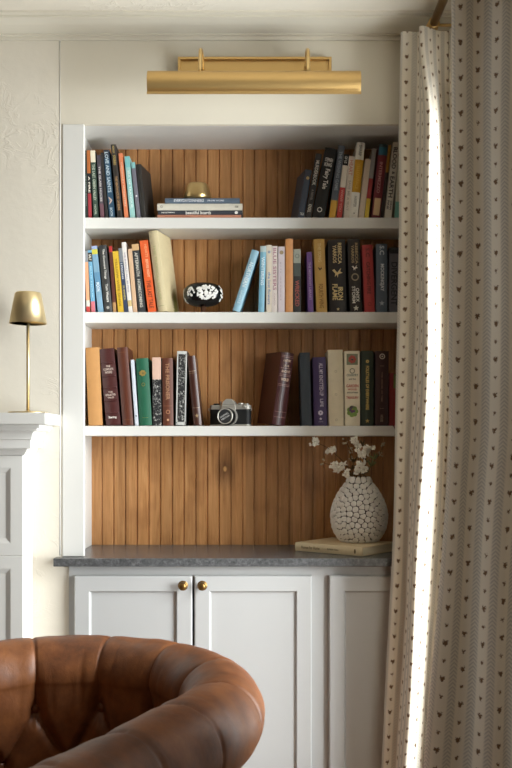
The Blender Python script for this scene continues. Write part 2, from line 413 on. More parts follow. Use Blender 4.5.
def leg(xa, xb):
    mb = MB(); dl = D0-PP; yf = -PP
    mb.box(xa, xb, yf+.016, .0055, 0, 1.2163)
    part(mb, 'pilaster', WHITE, mt)
    zs = [(0.0, Z(556, dl)-.0), (Z(556, dl)+.0005, 1.2163)]
    for z0, z1 in zs:
        a = panel_door(xa, xb, z0, z1, yf, .037 if z0 > .5 else .037, .016, .005, .016, .0015)
        part(a, 'pilaster_panel', WHITE, mt)
leg(-.954, PX); leg(-2.2, -1.94)
mb = MB(); mb.box(-1.9395, -.9545, -PP, .0055, .92, 1.2163); part(mb, 'frieze_board', WHITE, mt)
mb = MB(); mb.box(-1.9395, -.9545, -.02, .0055, 0, .9195); part(mb, 'dark_firebox_panel', paint('#1c1a19', .8), mt)  # unseen dark panel standing in for the open firebox

# ================================================================= table lamp
LD = 2.80
lx, ly, lz = X(28, LD), Y(LD), 1.3405
lamp = thing('table_lamp', 'slim brass table lamp with tapered metal shade on the white mantel', 'lamp', (lx, ly, lz))
MB().lathe([(.0001, 0), (.058, 0), (.0585, .003), (.057, .0055), (.012, .007), (.006, .010), (.0001, .010)], 48).build('lamp_base', LAMPB, lamp)
MB().lathe([(.0048, .008), (.0048, .285)], 20).build('stem', LAMPB, lamp)
s0, s1 = Z(323.5, LD)-lz, Z(292.8, LD)-lz
sh = MB().lathe([(.0525, s0), (.0555, s0), (.0390, s1-.003), (.0365, s1), (.0001, s1+.0005)], 56)
sh.lathe([(.0525, s0), (.0365, s1-.002), (.0001, s1-.002)], 56)
sh.build('lamp_shade', LAMPB, lamp)
MB().lathe([(.0001, .282), (.014, .282), (.014, .290), (.018, .305), (.018, .318), (.0001, .322)], 24).build('bulb', paint('#e8e4da', .4), lamp)

# ================================================================= picture light
pl = thing('picture_light', 'long brass picture light mounted on the wall above the bookcase', 'light', (0, 0, 2.40))
pd = 2.885
bx0, bx1 = X(178, pd), X(331.5, pd); bz1, bz0 = Z(57.5, pd), Z(84, pd)
mb = MB(); mb.box(bx0, bx1, -.012, .0053, bz0, bz1); part(mb, 'backplate', BRASS, pl, .0015)
mb = MB()
for a, b, c, d in ((bx0, bx1, bz1-.008, bz1), (bx0, bx0+.008, bz0, bz1-.008), (bx1-.008, bx1, bz0, bz1-.008)): mb.box(a, b, -.022, -.0121, c, d)
part(mb, 'rim', BRASS, pl, .001)
sd = 2.745; ys = Y(sd); rr = .0385
sx0, sx1 = X(147, sd-.03), X(361, sd-.03)
zc_ = Z(80.2, sd-.035)
mb = MB(); A = [math.radians(a) for a in range(-62, 201, 6)]
o = [(ys-rr*math.cos(a), zc_+rr*math.sin(a)) for a in A]; i_ = [(ys-(rr-.002)*math.cos(a), zc_+(rr-.002)*math.sin(a)) for a in reversed(A)]
# dropped straight lip at the front lower edge
mb.extrude_x(o+i_, sx0, sx1, 0, True)
mb.box(sx0, sx1, ys-.0385, ys-.0355, zc_-.0405, zc_-.034)
for xx in (sx0+.001, sx1-.001):
    d_ = [(xx, y, z) for y, z in o]; mb.add(d_, [tuple(range(len(d_)))])
sho = part(mb, 'lamp_shade', BRASS, pl)
m_ = sho.modifiers.new('es', 'EDGE_SPLIT'); m_.split_angle = math.radians(35)
for px_ in (201.5, 307):
    ax = X(px_, 2.82); mb = MB()
    yy = [(-.012, Z(67, pd)), (-.035, Z(66, 2.86)), (-.075, Z(56, 2.83)), (-.105, Z(49.5, 2.79)), (-.130, Z(51, 2.77)), (-.146, Z(60, 2.76)), (ys, zc_+rr-.0005)]
    pts = catmull([(0, y, z) for y, z in yy], 6)
    mb.tube([(ax, p.y, p.z) for p in pts], .0058, 8)
    part(mb, 'arm', BRASS2, pl)
mb = MB(); mb.tube([(sx0+.03, ys+.004, zc_), (sx1-.03, ys+.004, zc_)], .011, 14); part(mb, 'lamp_tube', paint('#e9e6dc', .4), pl)

# ================================================================= curtain rod
rx, rz = .5255, 2.4945
rod = thing('curtain_rod', 'brass curtain rod carrying the printed curtains at the upper right corner', 'rod', (rx, -.12, rz))
mb = MB(); mb.tube([(rx, -.105, rz), (rx, -2.3, rz)], .0125, 20); part(mb, 'pole', AGED, rod)
mb = MB(); mb.tube([(rx, -.085, rz), (rx, -.09, rz), (rx, -.104, rz), (rx, -.116, rz), (rx, -.118, rz)], [.012, .0175, .0185, .0175, .013], 20); part(mb, 'end_cap', BRASS, rod)
for yb in (-.135, -2.15):
    mb = MB(); mb.tube([(rx+.012, yb, rz-.006), (XW-.002, yb, rz-.006)], .0042, 10); mb.tube([(XW-.004, yb, rz-.006), (XW-.0005, yb, rz-.006)], .02, 16)
    mb.tube([(rx, yb-.006, rz), (rx, yb+.006, rz)], .0165, 20)
    part(mb, 'bracket', BRASS, rod)

# ================================================================= curtains
def curtain(top, bot, zfrom, zt_, expo, z0, z1, name, label, nz=90, pinch=.75, ymean=-.125):
    n = 9; T = catmull([(a, b, 0) for a, b in top], n); B = catmull([(a, b, 0) for a, b in bot], n)
    m = len(T); mb = MB(); u = [0.0]
    for i in range(1, m): u.append(u[-1]+.5*((T[i]-T[i-1]).length+(B[i]-B[i-1]).length))
    uv = []; vs = []; fs = []
    for j in range(nz+1):
        z = z0+(z1-z0)*j/nz
        t = max(0.0, (zfrom-z)/zfrom)**expo
        for i in range(m):
            p = T[i].lerp(B[i], t)
            w = .0045*math.sin(z*3.1+u[i]*9)+.003*math.sin(z*7.3+u[i]*23)
            zz = z
            if j == nz: zz = z+.003*math.sin(u[i]*40)
            pk = max(0.0, min(1.0, (z-2.15)/.30)); pk = pk*pk*(3-2*pk)*pinch
            vs.append((p.x+w*.8, (p.y+w*.5)*(1-pk)+ymean*pk, zz)); uv.append((u[i]+.022, z))
    for j in range(nz):
        for i in range(m-1): fs.append((j*m+i, j*m+i+1, j*m+m+i+1, j*m+m+i))
    mb.add(vs, fs, 0, True); mb.uv = uv
    o = mb.build(name, CURT, None, fixn=False)
    return tag(o, label, 'curtain', 'printed curtains at the window')
topF = [(.440, -.080), (.4285, -.088), (.432, -.104), (.445, -.112), (.460, -.108), (.472, -.114), (.477, -.14), (.478, -.185), (.478, -.225), (.482, -.248), (.492, -.252), (.506, -.232), (.530, -.195), (.552, -.155), (.565, -.137), (.574, -.134), (.572, -.16), (.572, -.205), (.577, -.236), (.588, -.232), (.602, -.18), (.628, -.10)]
botF = [(a-.072-.010*min(1, i/6)+(.01 if i > 16 else 0), b-.004 if i < 6 else -.114+(b+.114)*.62) for i, (a, b) in enumerate(topF)]
curtain(topF, botF, 1.6, 0, 1.46, .02, 2.474, 'curtain', 'cream sprig-printed curtain hanging beside the bookcase, partly glowing with window light')
topN = [(.434, -.885), (.419, -.892), (.423, -.908), (.446, -.918), (.472, -.908), (.494, -.914), (.514, -.938), (.536, -.948), (.558, -.938), (.584, -.955), (.60, -1.0), (.585, -1.07), (.575, -1.14), (.595, -1.2), (.615, -1.24), (.60, -1.33), (.59, -1.38), (.605, -1.42), (.615, -1.50), (.60, -1.58), (.59, -1.63), (.6, -1.68), (.615, -1.75), (.6, -1.82), (.6, -1.9)]
botN = [(a-.115*max(0, 1-i/16)-.004, b-.02) for i, (a, b) in enumerate(topN)]
curtain(topN, botN, 1.27, 0, 1.0, .02, 2.474, 'curtain', 'cream sprig-printed curtain in shadow at the right edge, nearest the armchair', 100, 0.0)
# ================================================================= books
SHY = [217.5, 312.0, 425.9]
FINAL_PACK = {}
def spine_M(xc, zc, y, rot=True):
    # lettering reads downwards: x -> -z, y -> +x ; upright: x -> x, y -> z
    if rot: R = Matrix(((0, 1, 0, xc), (0, 0, -1, y), (-1, 0, 0, zc), (0, 0, 0, 1)))
    else: R = Matrix(((1, 0, 0, xc), (0, 0, -1, y), (0, 1, 0, zc), (0, 0, 0, 1)))
    return R
def sat_shift(a, b):
    """smallest shift to the right that parts quad b from quad a"""
    def sep(s):
        B = [(x+s, z) for x, z in b]
        for P in (a, B):
            for i in range(4):
                ex, ez = P[(i+1) % 4][0]-P[i][0], P[(i+1) % 4][1]-P[i][1]
                nx, nz = ez, -ex; L = math.hypot(nx, nz); nx /= L; nz /= L
                pa = [x*nx+z*nz for x, z in a]; pb = [x*nx+z*nz for x, z in B]
                if max(pa)+.0003 < min(pb) or max(pb)+.0003 < min(pa): return True
        return False
    if sep(0): return 0.0
    lo, hi = 0.0, .05
    for _ in range(30):
        m = (lo+hi)/2
        if sep(m): hi = m
        else: lo = m
    return hi
last_quad = {}
def book(run, shelf, xb0, xb1, xt0, yt, col, label, hard=True, bands=(), text=(), marks=(), d=3.098, yaw=0, depth=.138, rough=.5, name='book', lcol='#e8e2d2', lmetal=False, ribs=(), spine_mat=None, page_top=False, group=None):
    zs = SHELF_TOP[shelf]+.0004; yb = SHY[shelf]
    x0, x1 = X(xb0, d), X(xb1, d); zt_ = Z(yt, d)
    th = math.atan2(X(xt0, d)-x0, zt_-zs); w = (x1-x0)*math.cos(th)/max(.5, math.cos(yaw))-.0006
    h = (zt_-zs)/math.cos(th)-w*abs(math.sin(th))
    r = random.Random(hash_(label))
    depth = min(depth, .148)
    right = th > 0
    off = -w if right else 0.0
    M = Matrix.Rotation(th, 4, 'Y') @ Matrix.Rotation(yaw, 4, 'Z')
    cr = [M @ Vector((off+a, b, 0)) for a in (0, w) for b in (0, depth)]
    zmin = min(p.z for p in cr)
    px_ = x1 if right else x0
    # quad in the front plane for packing
    q = [M @ Vector((off+a, 0, c)) for a, c in ((0, 0), (w, 0), (w, h), (0, h))]
    quad = [(px_+p.x, zs-zmin+p.z) for p in q]
    if run in last_quad:
        s = sat_shift(last_quad[run], quad)
        if s > 0:
            quad = [(a+s, b) for a, b in quad]; px_ += s
            if s > .003: print('shift', round(s*1000, 1), label)
    last_quad[run] = quad
    t = thing(name, label, 'notebook' if name == 'notebook' else 'book', group=group or 'books on the %s shelf' % ('top', 'middle', 'lowest')[shelf])
    dd = d-D0
    mb_ = max(p.y for p in cr)
    if dd+mb_ > NB-.003: dd = NB-.003-mb_
    t.matrix_world = Matrix.Translation((px_, dd, zs-zmin)) @ M
    fz = lambda y: h*(1-(y-yt)/(yb-yt))
    tk = .0026 if hard else .0008
    # cover profile
    bul = min(.0045, w*.16) if hard else .0006
    nseg = 8
    outer = [(0, depth)]+[(w*i/nseg, bul*(1-math.sin(PI*i/nseg))*1.0) for i in range(nseg+1)]+[(w, depth)]
    inner = [(tk, depth)]+[(tk+(w-2*tk)*i/nseg, tk+bul*(1-math.sin(PI*i/nseg))) for i in range(nseg+1)]+[(w-tk, depth)]
    zc = sorted({0.0, h} | {min(h, max(0, fz(y))) for b in bands for y in b[:2]})
    mats = [spine_mat or paint(col, rough, .1, 50)]; mi_of = {}
    for b in bands:
        if b[2] not in mi_of:
            mi_of[b[2]] = len(mats); mats.append(MARBLE if b[2] == 'marble' else paint(b[2], rough, .1, 50))
    mb = MB(); no = len(outer); vs = []; fs = []; mi = []
    for z in zc:
        vs += [(off+a, b, z) for a, b in outer]+[(off+a, b, z) for a, b in inner]
    st_ = 2*no
    for k in range(len(zc)-1):
        zm_ = (zc[k]+zc[k+1])/2; sm_ = 0
        for b in bands:
            if fz(b[1]) <= zm_ <= fz(b[0]): sm_ = mi_of[b[2]]
        for i in range(no-1):
            fs.append((k*st_+i, k*st_+i+1, (k+1)*st_+i+1, (k+1)*st_+i)); mi.append(sm_ if (0 < i < no-2 or (bands and len(bands[0]) > 3)) else 0)
            fs.append((k*st_+no+i+1, k*st_+no+i, (k+1)*st_+no+i, (k+1)*st_+no+i+1)); mi.append(0)
        for a, b in ((0, no), (no-1, 2*no-1)):
            fs.append((k*st_+a, k*st_+b, (k+1)*st_+b, (k+1)*st_+a)); mi.append(0)
    for i in range(no-1):
        fs.append((i, i+1, no+i+1, no+i)); mi.append(0)
        K = (len(zc)-1)*st_; fs.append((K+i, K+i+1, K+no+i+1, K+no+i)); mi.append(0)
    mb.add([(a, b+(-bul), c) for a, b, c in vs], fs, mi)
    for k, f in enumerate(fs):
        pass
    c = mb.build('cover', mats, t)
    ml = .003 if hard else .0004
    MB().box(off+tk+.0003, off+w-tk-.0003, tk+bul+.001, depth-(.004 if hard else .0002)-bul, ml, h-ml).build('pages', PAGES, t)
    if ribs:
        for y in ribs:
            rb = MB(); z = fz(y); rb.tube([(off+w*i/10, -bul*math.sin(PI*i/10)-.0004, z) for i in range(11)], .0024, 8)
            rb.build('raised_band', mats[0], t)
    lm = {}
    def lmb(cname, kind='spine_lettering'):
        key = (cname, kind, len(lm)); lm[key] = MB(); return lm[key]
    yf = -bul-.0006
    for tx in text:
        s_, ya, yb_, xc, hf = tx[:5]; cc = tx[5] if len(tx) > 5 and tx[5] else lcol; rot = not (len(tx) > 6 and tx[6] == 'h')
        za, zb_ = fz(ya), fz(yb_)
        M_ = spine_M(off+w*xc, (za+zb_)/2, yf, rot)
        if rot: put_text(lmb(cc), s_, M_, abs(za-zb_), w*hf)
        else: put_text(lmb(cc), s_, M_, w*hf, abs(za-zb_))
    for mk in marks:
        kind, y, sz = mk[:3]; cc = mk[3] if len(mk) > 3 else lcol; z = fz(y); m_ = lmb(cc, {'rule': 'spine_rule', 'block': 'spine_panel'}.get(kind, 'spine_emblem')); xc = off+w*(mk[4] if len(mk) > 4 else .5)
        pts = lambda r_, n_=20, ph=0: [(xc+r_*math.cos(2*PI*i/n_+ph), yf, z+r_*math.sin(2*PI*i/n_+ph)) for i in range(n_)]
        R_ = w*sz/2
        if kind == 'disc': p = pts(R_); m_.add(p, [tuple(range(20))])
        elif kind == 'ring':
            a_, b_ = pts(R_), pts(R_*.68); m_.add(a_+b_, [(i, (i+1) % 20, 20+(i+1) % 20, 20+i) for i in range(20)])
        elif kind == 'rule': m_.add([(off+w*(.5-sz/2), yf, z-.0004), (off+w*(.5+sz/2), yf, z-.0004), (off+w*(.5+sz/2), yf, z+.0004), (off+w*(.5-sz/2), yf, z+.0004)], [(0, 1, 2, 3)])
        elif kind == 'star':
            p = [(xc+(R_ if i % 2 == 0 else R_*.45)*math.sin(PI*i/5), yf, z+(R_ if i % 2 == 0 else R_*.45)*math.cos(PI*i/5)) for i in range(10)]
            m_.add(p+[(xc, yf, z)], [(i, (i+1) % 10, 10) for i in range(10)])
        elif kind == 'bird':
            sh_ = [(-1, .55), (-.55, .75), (-.2, .15), (.0, .1), (.3, .5), (.75, .95), (.5, .3), (1, .0), (.45, -.12), (.15, -.25), (.05, -.9), (-.12, -.3), (-.5, -.75), (-.4, -.1)]
            m_.add([(xc, yf, z)]+[(xc+R_*a, yf, z+R_*b) for a, b in sh_], [(0, 1+i, 1+(i+1) % len(sh_)) for i in range(len(sh_))])
        elif kind == 'leafy':
            for k in range(7):
                a_ = 2*PI*k/7; q_ = [(xc+R_*(.6*math.cos(a_)+.38*math.cos(2*PI*i/8)), yf-.0001*k, z+R_*(.6*math.sin(a_)+.38*math.sin(2*PI*i/8))) for i in range(8)]
                m_.add(q_, [tuple(range(8))])
        elif kind == 'block': m_.add([(xc-R_, yf+.0001, z-w*mk[5]/2), (xc+R_, yf+.0001, z-w*mk[5]/2), (xc+R_, yf+.0001, z+w*mk[5]/2), (xc-R_, yf+.0001, z+w*mk[5]/2)], [(0, 1, 2, 3)])
    for (cc, kn_, _), m_ in lm.items():
        if m_.f: m_.build(kn_, paint(cc, .38 if lmetal else .6, .05, 30, 0, .7 if lmetal else 0), t)
    t['h'] = h; t['w'] = w
    return t, w, h, off
def hash_(s):
    v = 7
    for ch in s: v = (v*31+ord(ch)) % 1000003
    return v
GOLD = '#c8a662'
# ---- top shelf, left
A = lambda *a, **k: book('A', 0, *a, **k)
A(85.4, 88.0, 84.2, 150.4, '#26302a', 'thin dark green book at the far left end of the top shelf', False, text=[('THE NIGHT GARDEN', 175, 205, .5, .5, '#7d8a80')])
A(88.4, 91.9, 86.6, 150.2, '#1b1b1d', 'thin book with orange top, black middle and red foot on the top shelf', False, bands=[(150, 173, '#b3662f'), (193, 218, '#a3323a')], text=[('A FIRE', 176, 192, .5, .55)])
A(93.6, 98.6, 90.2, 150.4, '#33453a', 'dark green book with a cream block at its spine top, top shelf left', False, bands=[(150, 162, '#e6dcc2')], text=[('THE LAST GREEN VALLEY', 164, 200, .5, .55, '#b9c2ae'), ('NOVEL', 204, 214, .5, .4, '#b9c2ae')])
A(100.6, 104.6, 96.7, 155.0, '#4a434a', 'thin grey-plum book with white lettering, between dark green and charcoal spines', False, text=[('THE GLASS HOUSE', 166, 201, .5, .5, '#d9d3d0')], bands=[(203, 218, '#6d4a53')])
A(105.6, 108.4, 100.4, 152.5, '#2b2725', 'very thin charcoal book just left of the navy spine, top shelf', False)
A(109.4, 115.2, 103.2, 149.6, '#27475e', 'navy book with large pale lettering down the spine, top shelf left', False, bands=[(149, 158, '#2a2f3a')], text=[('LOVE AND SAINTS', 152, 192, .5, .62, '#c3d3dc'), ('A', 196, 204, .5, .6, '#d7bcae'), ('BOOK', 207, 216, .5, .45, '#c3d3dc')])
A(117.6, 122.8, 110.6, 144.3, '#2b241f', 'tallest black book with gold lettering in the left group of the top shelf', True, text=[('KINGS', 146, 153, .5, .4, '#b9a06a'), ('STORIES', 155, 165, .5, .5, '#c2a766'), ('THE NINTH HOUSE OF BONE', 176, 210, .5, .5, '#bb8f63')])
A(124.6, 128.7, 118.4, 153.0, '#e0835a', 'salmon orange book between black and aqua spines, top shelf', False, text=[('ORDINARY MONSTERS', 162, 206, .5, .45, '#f3c6a6')])
A(130.2, 135.4, 124.4, 156.0, '#9fcfca', 'pale aqua book leaning left on the top shelf', False, bands=[(156, 167, '#7fc0c0')], text=[('SEA OF TRANQUIL', 170, 208, .5, .5, '#e9f4f0')])
A(136.9, 141.0, 130.9, 162.0, '#77747f', 'grey-lavender book with aqua cap beside the aqua book', False, bands=[(162, 168, '#86bdbd')], marks=[('disc', 195.5, .5, '#e8e6e8')])
A(141.6, 146.4, 136.0, 164.2, '#2a2724', 'short dark brown book at the right end of the leaning top shelf row', True, yaw=-.16, depth=.125)
# ---- top shelf, right
B = lambda *a, **k: book('B', 0, *a, **k)
B(297.4, 304.2, 305.4, 169.6, '#3e4552', 'shortest slate blue hardback leaning right at the start of its row, top shelf', True, yaw=.2, depth=.12, marks=[('leafy', 178, .5, GOLD)], text=[('TALES', 212.5, 215, .5, .6, '#dcdad2', 'h')])
B(304.8, 310.9, 316.0, 153.2, '#33302f', 'dark grey book with bold white lettering, leaning beside the slate hardback', False, text=[('MURDERBOOK', 160, 185, .5, .62, '#dedad0'), ('A NOVEL', 189, 200, .5, .4, '#97918a'), ('KNOLL', 204, 212, .5, .6, '#dedad0')])
B(311.6, 324.0, 325.2, 147.4, '#161514', 'thick black book with two lines of white block lettering, top shelf right', True, text=[('STEPHEN', 157.6, 161.4, .5, .66, '#e6e2da', 'h'), ('KING', 162.4, 166.2, .5, .62, '#e6e2da', 'h'), ('Fairy Tale', 168.6, 189, .5, .5, '#e6e2da')], marks=[('ring', 210, .42, '#d8d4cc')])
B(328.6, 335.2, 338.4, 145.2, '#565d68', 'steel grey book with yellow foot right of the thick black book', False, bands=[(199.7, 218, '#d7a63a')], text=[('THE WISHING GAME', 151, 190, .5, .5, '#9ba3ad')])
B(336.0, 341.6, 343.6, 154.0, '#e3d8c8', 'thin white book with black cap and red lower spine, top shelf right', False, bands=[(154, 165, '#1a1a1a'), (187, 218, '#c13a34')], text=[('OF US', 156, 163, .5, .5, '#e6e2da'), ('WANT YOU', 189, 211, .5, .45, '#e8a79d')])
B(342.2, 348.3, 348.2, 156.0, '#e6d9c9', 'cream book with pink lettering, left of the yellow-banded book', False, text=[('HEART', 160, 175, .5, .62, '#cf8b7a'), ('SAVE ME A SEAT', 180, 210, .5, .4, '#b7a89a')])
B(348.8, 357.4, 356.4, 142.4, '#e9e4d8', 'tall white book with broad yellow band across its spine', True, bands=[(159.5, 192, '#cf9a22')], text=[('SHARP', 145, 156, .5, .35, '#8f8b84'), ('YELLOWFACE', 163, 189, .5, .4, '#ddb145'), ('HARPER', 196, 207, .5, .35, '#a8a49b')], marks=[('disc', 213, .14, '#77736d')])
B(357.9, 363.7, 365.2, 158.6, '#d9c7b4', 'plain beige book right of the yellow-banded book', False)
B(364.0, 368.4, 372.2, 148.6, '#9b9894', 'thin grey book with red middle and yellow foot, top shelf right', False, bands=[(178, 198, '#a33334'), (198, 218, '#d9b93f')])
B(371.0, 379.8, 379.2, 144.0, '#7a2a34', 'maroon book with blue cap and cream foot block, top shelf right', True, bands=[(144, 147, '#39525f'), (147, 155, '#2f6d86')], text=[('INTERMEZZO', 162, 193, .45, .36, '#c98e8c')], marks=[('block', 206.5, .72, '#dcb98c', .5, 2.0)])
B(380.6, 383.6, 388.2, 145.0, '#3a2a22', 'thin dark book with mustard top next to the white capital-letter book', False, bands=[(145, 172, '#b9862e')])
B(384.2, 391.2, 392.8, 142.0, '#e4ded0', 'white book with heavy black capital letters at the right end of the top shelf', False, text=[('BLOOD', 147, 168.5, .5, .62, '#17171a'), ('&', 171, 174, .55, .4, '#17171a'), ('EARTH', 176, 197, .5, .62, '#17171a'), ('SARAH', 200, 209, .72, .28, '#33333a'), ('PINE', 200, 209, .3, .28, '#33333a')])
B(393.6, 398.6, 397.6, 156.0, '#cfcdb9', 'pale book with teal foot half hidden by the curtain, top shelf', False, bands=[(201, 218, '#6fae9d')])
# ---- middle shelf, left
C = lambda *a, **k: book('C', 1, *a, **k)
C(86.6, 90.2, 84.2, 251.0, '#e3a27a', 'peach book with red foot at the left end of the middle shelf', False, bands=[(251, 262, '#8f9296'), (300, 306, '#d6d2c9'), (306, 313, '#c2403c')])
C(91.4, 95.6, 87.6, 250.0, '#6ea6c4', 'thin sky blue book with black label near its top, middle shelf', False, bands=[(252.5, 261.5, '#1b1c20'), (301, 313, '#cf6f78')], text=[('SALT', 254, 260.5, .5, .6), ('BLUE HOUR', 266, 298, .5, .4, '#9ecbe0')])
C(97.0, 102.8, 90.4, 245.6, '#7da3bb', 'blue painted-spine book with yellow-green band, middle shelf left', False, bands=[(245.6, 249, '#97a8cc'), (249, 254, '#c9c24a'), (272, 290, '#5e8cac')], text=[('MOON', 282, 291, .5, .6, '#e2ecf2')])
C(104.8, 112.6, 98.6, 245.0, '#2e2e2d', 'charcoal book with white lettering in two groups, middle shelf left', True, text=[('The Covenant Things', 249, 279, .55, .34, '#e3e0d8'), ('Tom Waters', 284, 302, .6, .34, '#e3e0d8')], marks=[('disc', 307.5, .4, '#aaa69e')])
C(113.2, 116.6, 108.8, 246.0, '#5b2d22', 'thin brown book with red cap between charcoal and yellow spines', False, bands=[(246, 252, '#b12f2c'), (302, 313, '#b78d5c')])
C(117.9, 123.8, 112.2, 251.0, '#d9b134', 'bright yellow book on the middle shelf', False, text=[('YELLOW WIFE SINGS', 258, 306, .5, .4, '#9b7d22')])
C(124.2, 128.2, 118.2, 248.0, '#34405a', 'thin navy book with grey top right of the yellow book', False, bands=[(248, 262, '#7c8085')], text=[('LESSONS', 263, 279, .5, .5, '#c9ccd2'), ('SUMMER', 285, 300, .5, .5, '#b3a56b')])
C(128.6, 132.9, 121.4, 242.0, '#e4ded8', 'white book standing tall right of the navy spine, middle shelf', False, text=[('WE SHOULD ALL BE FINE', 252, 292, .5, .35, '#a49cae')], bands=[(300, 306, '#c9b37f')])
C(133.2, 137.6, 127.7, 248.7, '#d6b190', 'thin tan paperback between white and dark grey spines', False)
C(138.2, 145.4, 131.0, 243.7, '#353638', 'dark grey book with tan cap and pale lettering left of the orange book', False, bands=[(243.7, 250, '#cfa878')], text=[('AFTERMATH', 252, 276, .5, .45, '#cfcbbf'), ('HOMECOMING', 279, 307, .5, .45, '#cfcbbf')])
C(148.2, 156.6, 139.4, 240.0, '#e2622f', 'orange book with dark lettering next to the large cream book', False, text=[('HEARTS', 244, 257, .65, .3, '#f2a577'), ('BEFORE NIGHT', 259, 277, .6, .32, '#f6c39c'), ('THE LAST TALE', 280, 308, .5, .5, '#7e2f1d')])
tl, tw, th_, to = C(158.2, 167.4, 148.4, 230.8, '#cdbe98', 'large cream book with palm leaves on its cover, middle shelf', True, yaw=-.24, depth=.138, text=[('THE TROPICAL HOUSE', 245, 300, .5, .28, '#b9b487')], marks=[('rule', 306, .7, '#5f6b3a')])
# palm fronds printed on the visible board
pf = MB()
for k in range(13):
    a = math.radians(100+k*8); L = .075-.002*abs(k-5); y0, z0 = .118, .012
    tip = (y0+L*.75*math.cos(a)*1.0, z0+L*1.25*math.sin(a)); nx, nz = -math.sin(a)*.0035, math.cos(a)*.0035
    xx = to+tw+.0004+.00003*k
    mid = ((y0+tip[0])/2, (z0+tip[1])/2)
    P = [(xx, a_, max(.006, b_)) for a_, b_ in ((y0, z0), (mid[0]+nx, mid[1]+nz), (max(.012, tip[0]), tip[1]), (mid[0]-nx, mid[1]-nz))]
    pf.add(P, [(0, 1, 2, 3)])
pf.build('palm_leaf_print', paint('#8d8a4d', .6), tl)
# ---- middle shelf, right
Dd = lambda *a, **k: book('D', 1, *a, **k)
Dd(231.6, 239.6, 251.8, 249.4, '#8fb9cc', 'light blue book tilted steeply to the right beside the black floral ornament', True, text=[('NORTHERN', 262, 287, .5, .55, '#dbe7ea'), ('LIGHTS', 291, 304, .5, .45, '#bcd4de')])
Dd(258.0, 264.2, 260.2, 246.0, '#7fb4cb', 'blue book standing upright with white lettering, just right of the tilted one', True, bands=[(246, 252, '#b9c9c9')], text=[('WINTERING', 257, 285, .5, .5, '#dceaf0')])
Dd(265.6, 271.2, 265.8, 245.0, '#e4d8c6', 'cream book with blue lettering at the start of the pale trio, middle shelf', False, text=[('the lost flowers', 272, 304, .5, .5, '#7d93b5')], marks=[('disc', 252, .5, '#9aa8b8')])
Dd(271.8, 277.4, 271.8, 246.0, '#e7dcd6', 'white book with rose lettering in the middle of the pale trio', False, text=[('BLUE SISTERS', 248, 290, .5, .62, '#b98a94'), ('COCO', 293, 305, .5, .3, '#c4b0b0')])
Dd(277.9, 284.7, 278.0, 246.6, '#e2d6dc', 'pale lilac book with tan disc near its top, beside the peach book', False, marks=[('disc', 252.5, .6, '#a89472')], text=[('piranesi', 262, 300, .4, .2, '#c2b4bd')])
Dd(285.3, 293.0, 285.4, 238.8, '#e2a066', 'tall plain peach orange book in the middle shelf row', True)
Dd(293.6, 301.2, 293.4, 249.0, '#3a3a3a', 'grey patterned book with pale cap and red lettering, middle shelf', False, bands=[(249, 263, '#b9beb2'), (263, 276, '#5d6663')], text=[('WRECKED', 280, 306, .5, .55, '#b9635a')], marks=[('ring', 256, .6, '#8f978d')])
Dd(308.0, 313.6, 306.6, 252.0, '#7d5aa0', 'slim purple book left of the gold book', False, text=[('THE MIDNIGHT LIBRARY', 262, 300, .5, .4, '#c7b0dc')])
Dd(316.4, 327.4, 313.4, 238.8, '#cda55c', 'gold book with small black bird emblem, middle shelf', True, rough=.35, text=[('THE SONG', 243, 262, .5, .3, '#e2cb92'), ('FOURTH WING', 284, 308, .5, .4, '#8a6228')], marks=[('bird', 269, .42, '#20170e')])
Dd(329.6, 346.8, 328.0, 239.7, '#1d1614', 'thick black book with gold lettering and flying emblem, middle shelf right', True, lcol='#c9ae78', text=[('REBECCA', 243, 264, .66, .22, '#cbb17c'), ('YARROS', 245, 263, .36, .22, '#cbb17c'), ('IRON', 287, 300, .66, .3, '#d3b981'), ('FLAME', 284, 300, .34, .3, '#d3b981')], marks=[('bird', 273, .62, '#d3b981'), ('star', 309, .2, '#cbb17c')])
Dd(350.0, 362.4, 347.6, 239.0, '#241c19', 'black book with silver lettering and ring emblem left of the red book', True, text=[('REBECCA', 243, 264, .68, .22, '#a58e66'), ('YARROS', 245, 263, .36, .22, '#a58e66'), ('ONYX', 288, 302, .66, .28, '#d9d3c8'), ('STORM', 286, 303, .34, .28, '#d9d3c8')], marks=[('bird', 268, .5, '#d9cfc0'), ('ring', 277, .62, '#8d7d63'), ('star', 308, .5, '#bcb4a8')])
Dd(364.4, 375.2, 361.8, 244.8, '#a53431', 'red hardback with dark lettering between black and blue-grey spines', True, text=[('S.C', 248, 257, .5, .36, '#5e1d1d'), ('CATCHING FIRE', 262, 294, .5, .36, '#5e1d1d')], marks=[('ring', 304, .36, '#7a2524')])
Dd(376.2, 387.4, 376.2, 244.0, '#56626f', 'blue-grey hardback with white lettering right of the red hardback', True, text=[('S.C', 246, 255, .5, .42, '#c6ccd2'), ('MOCKINGJAY', 264, 291, .5, .42, '#dfe3e6')], marks=[('star', 303, .5, '#aab2ba')])
Dd(388.8, 399.0, 389.2, 247.2, '#5c5a60', 'grey book with black cap and dark lettering next to the curtain, middle shelf', False, bands=[(247, 253.5, '#151417')], text=[('DIVERGENT', 262, 305, .5, .62, '#26262b')], marks=[('rule', 249, .6, '#77747a')])
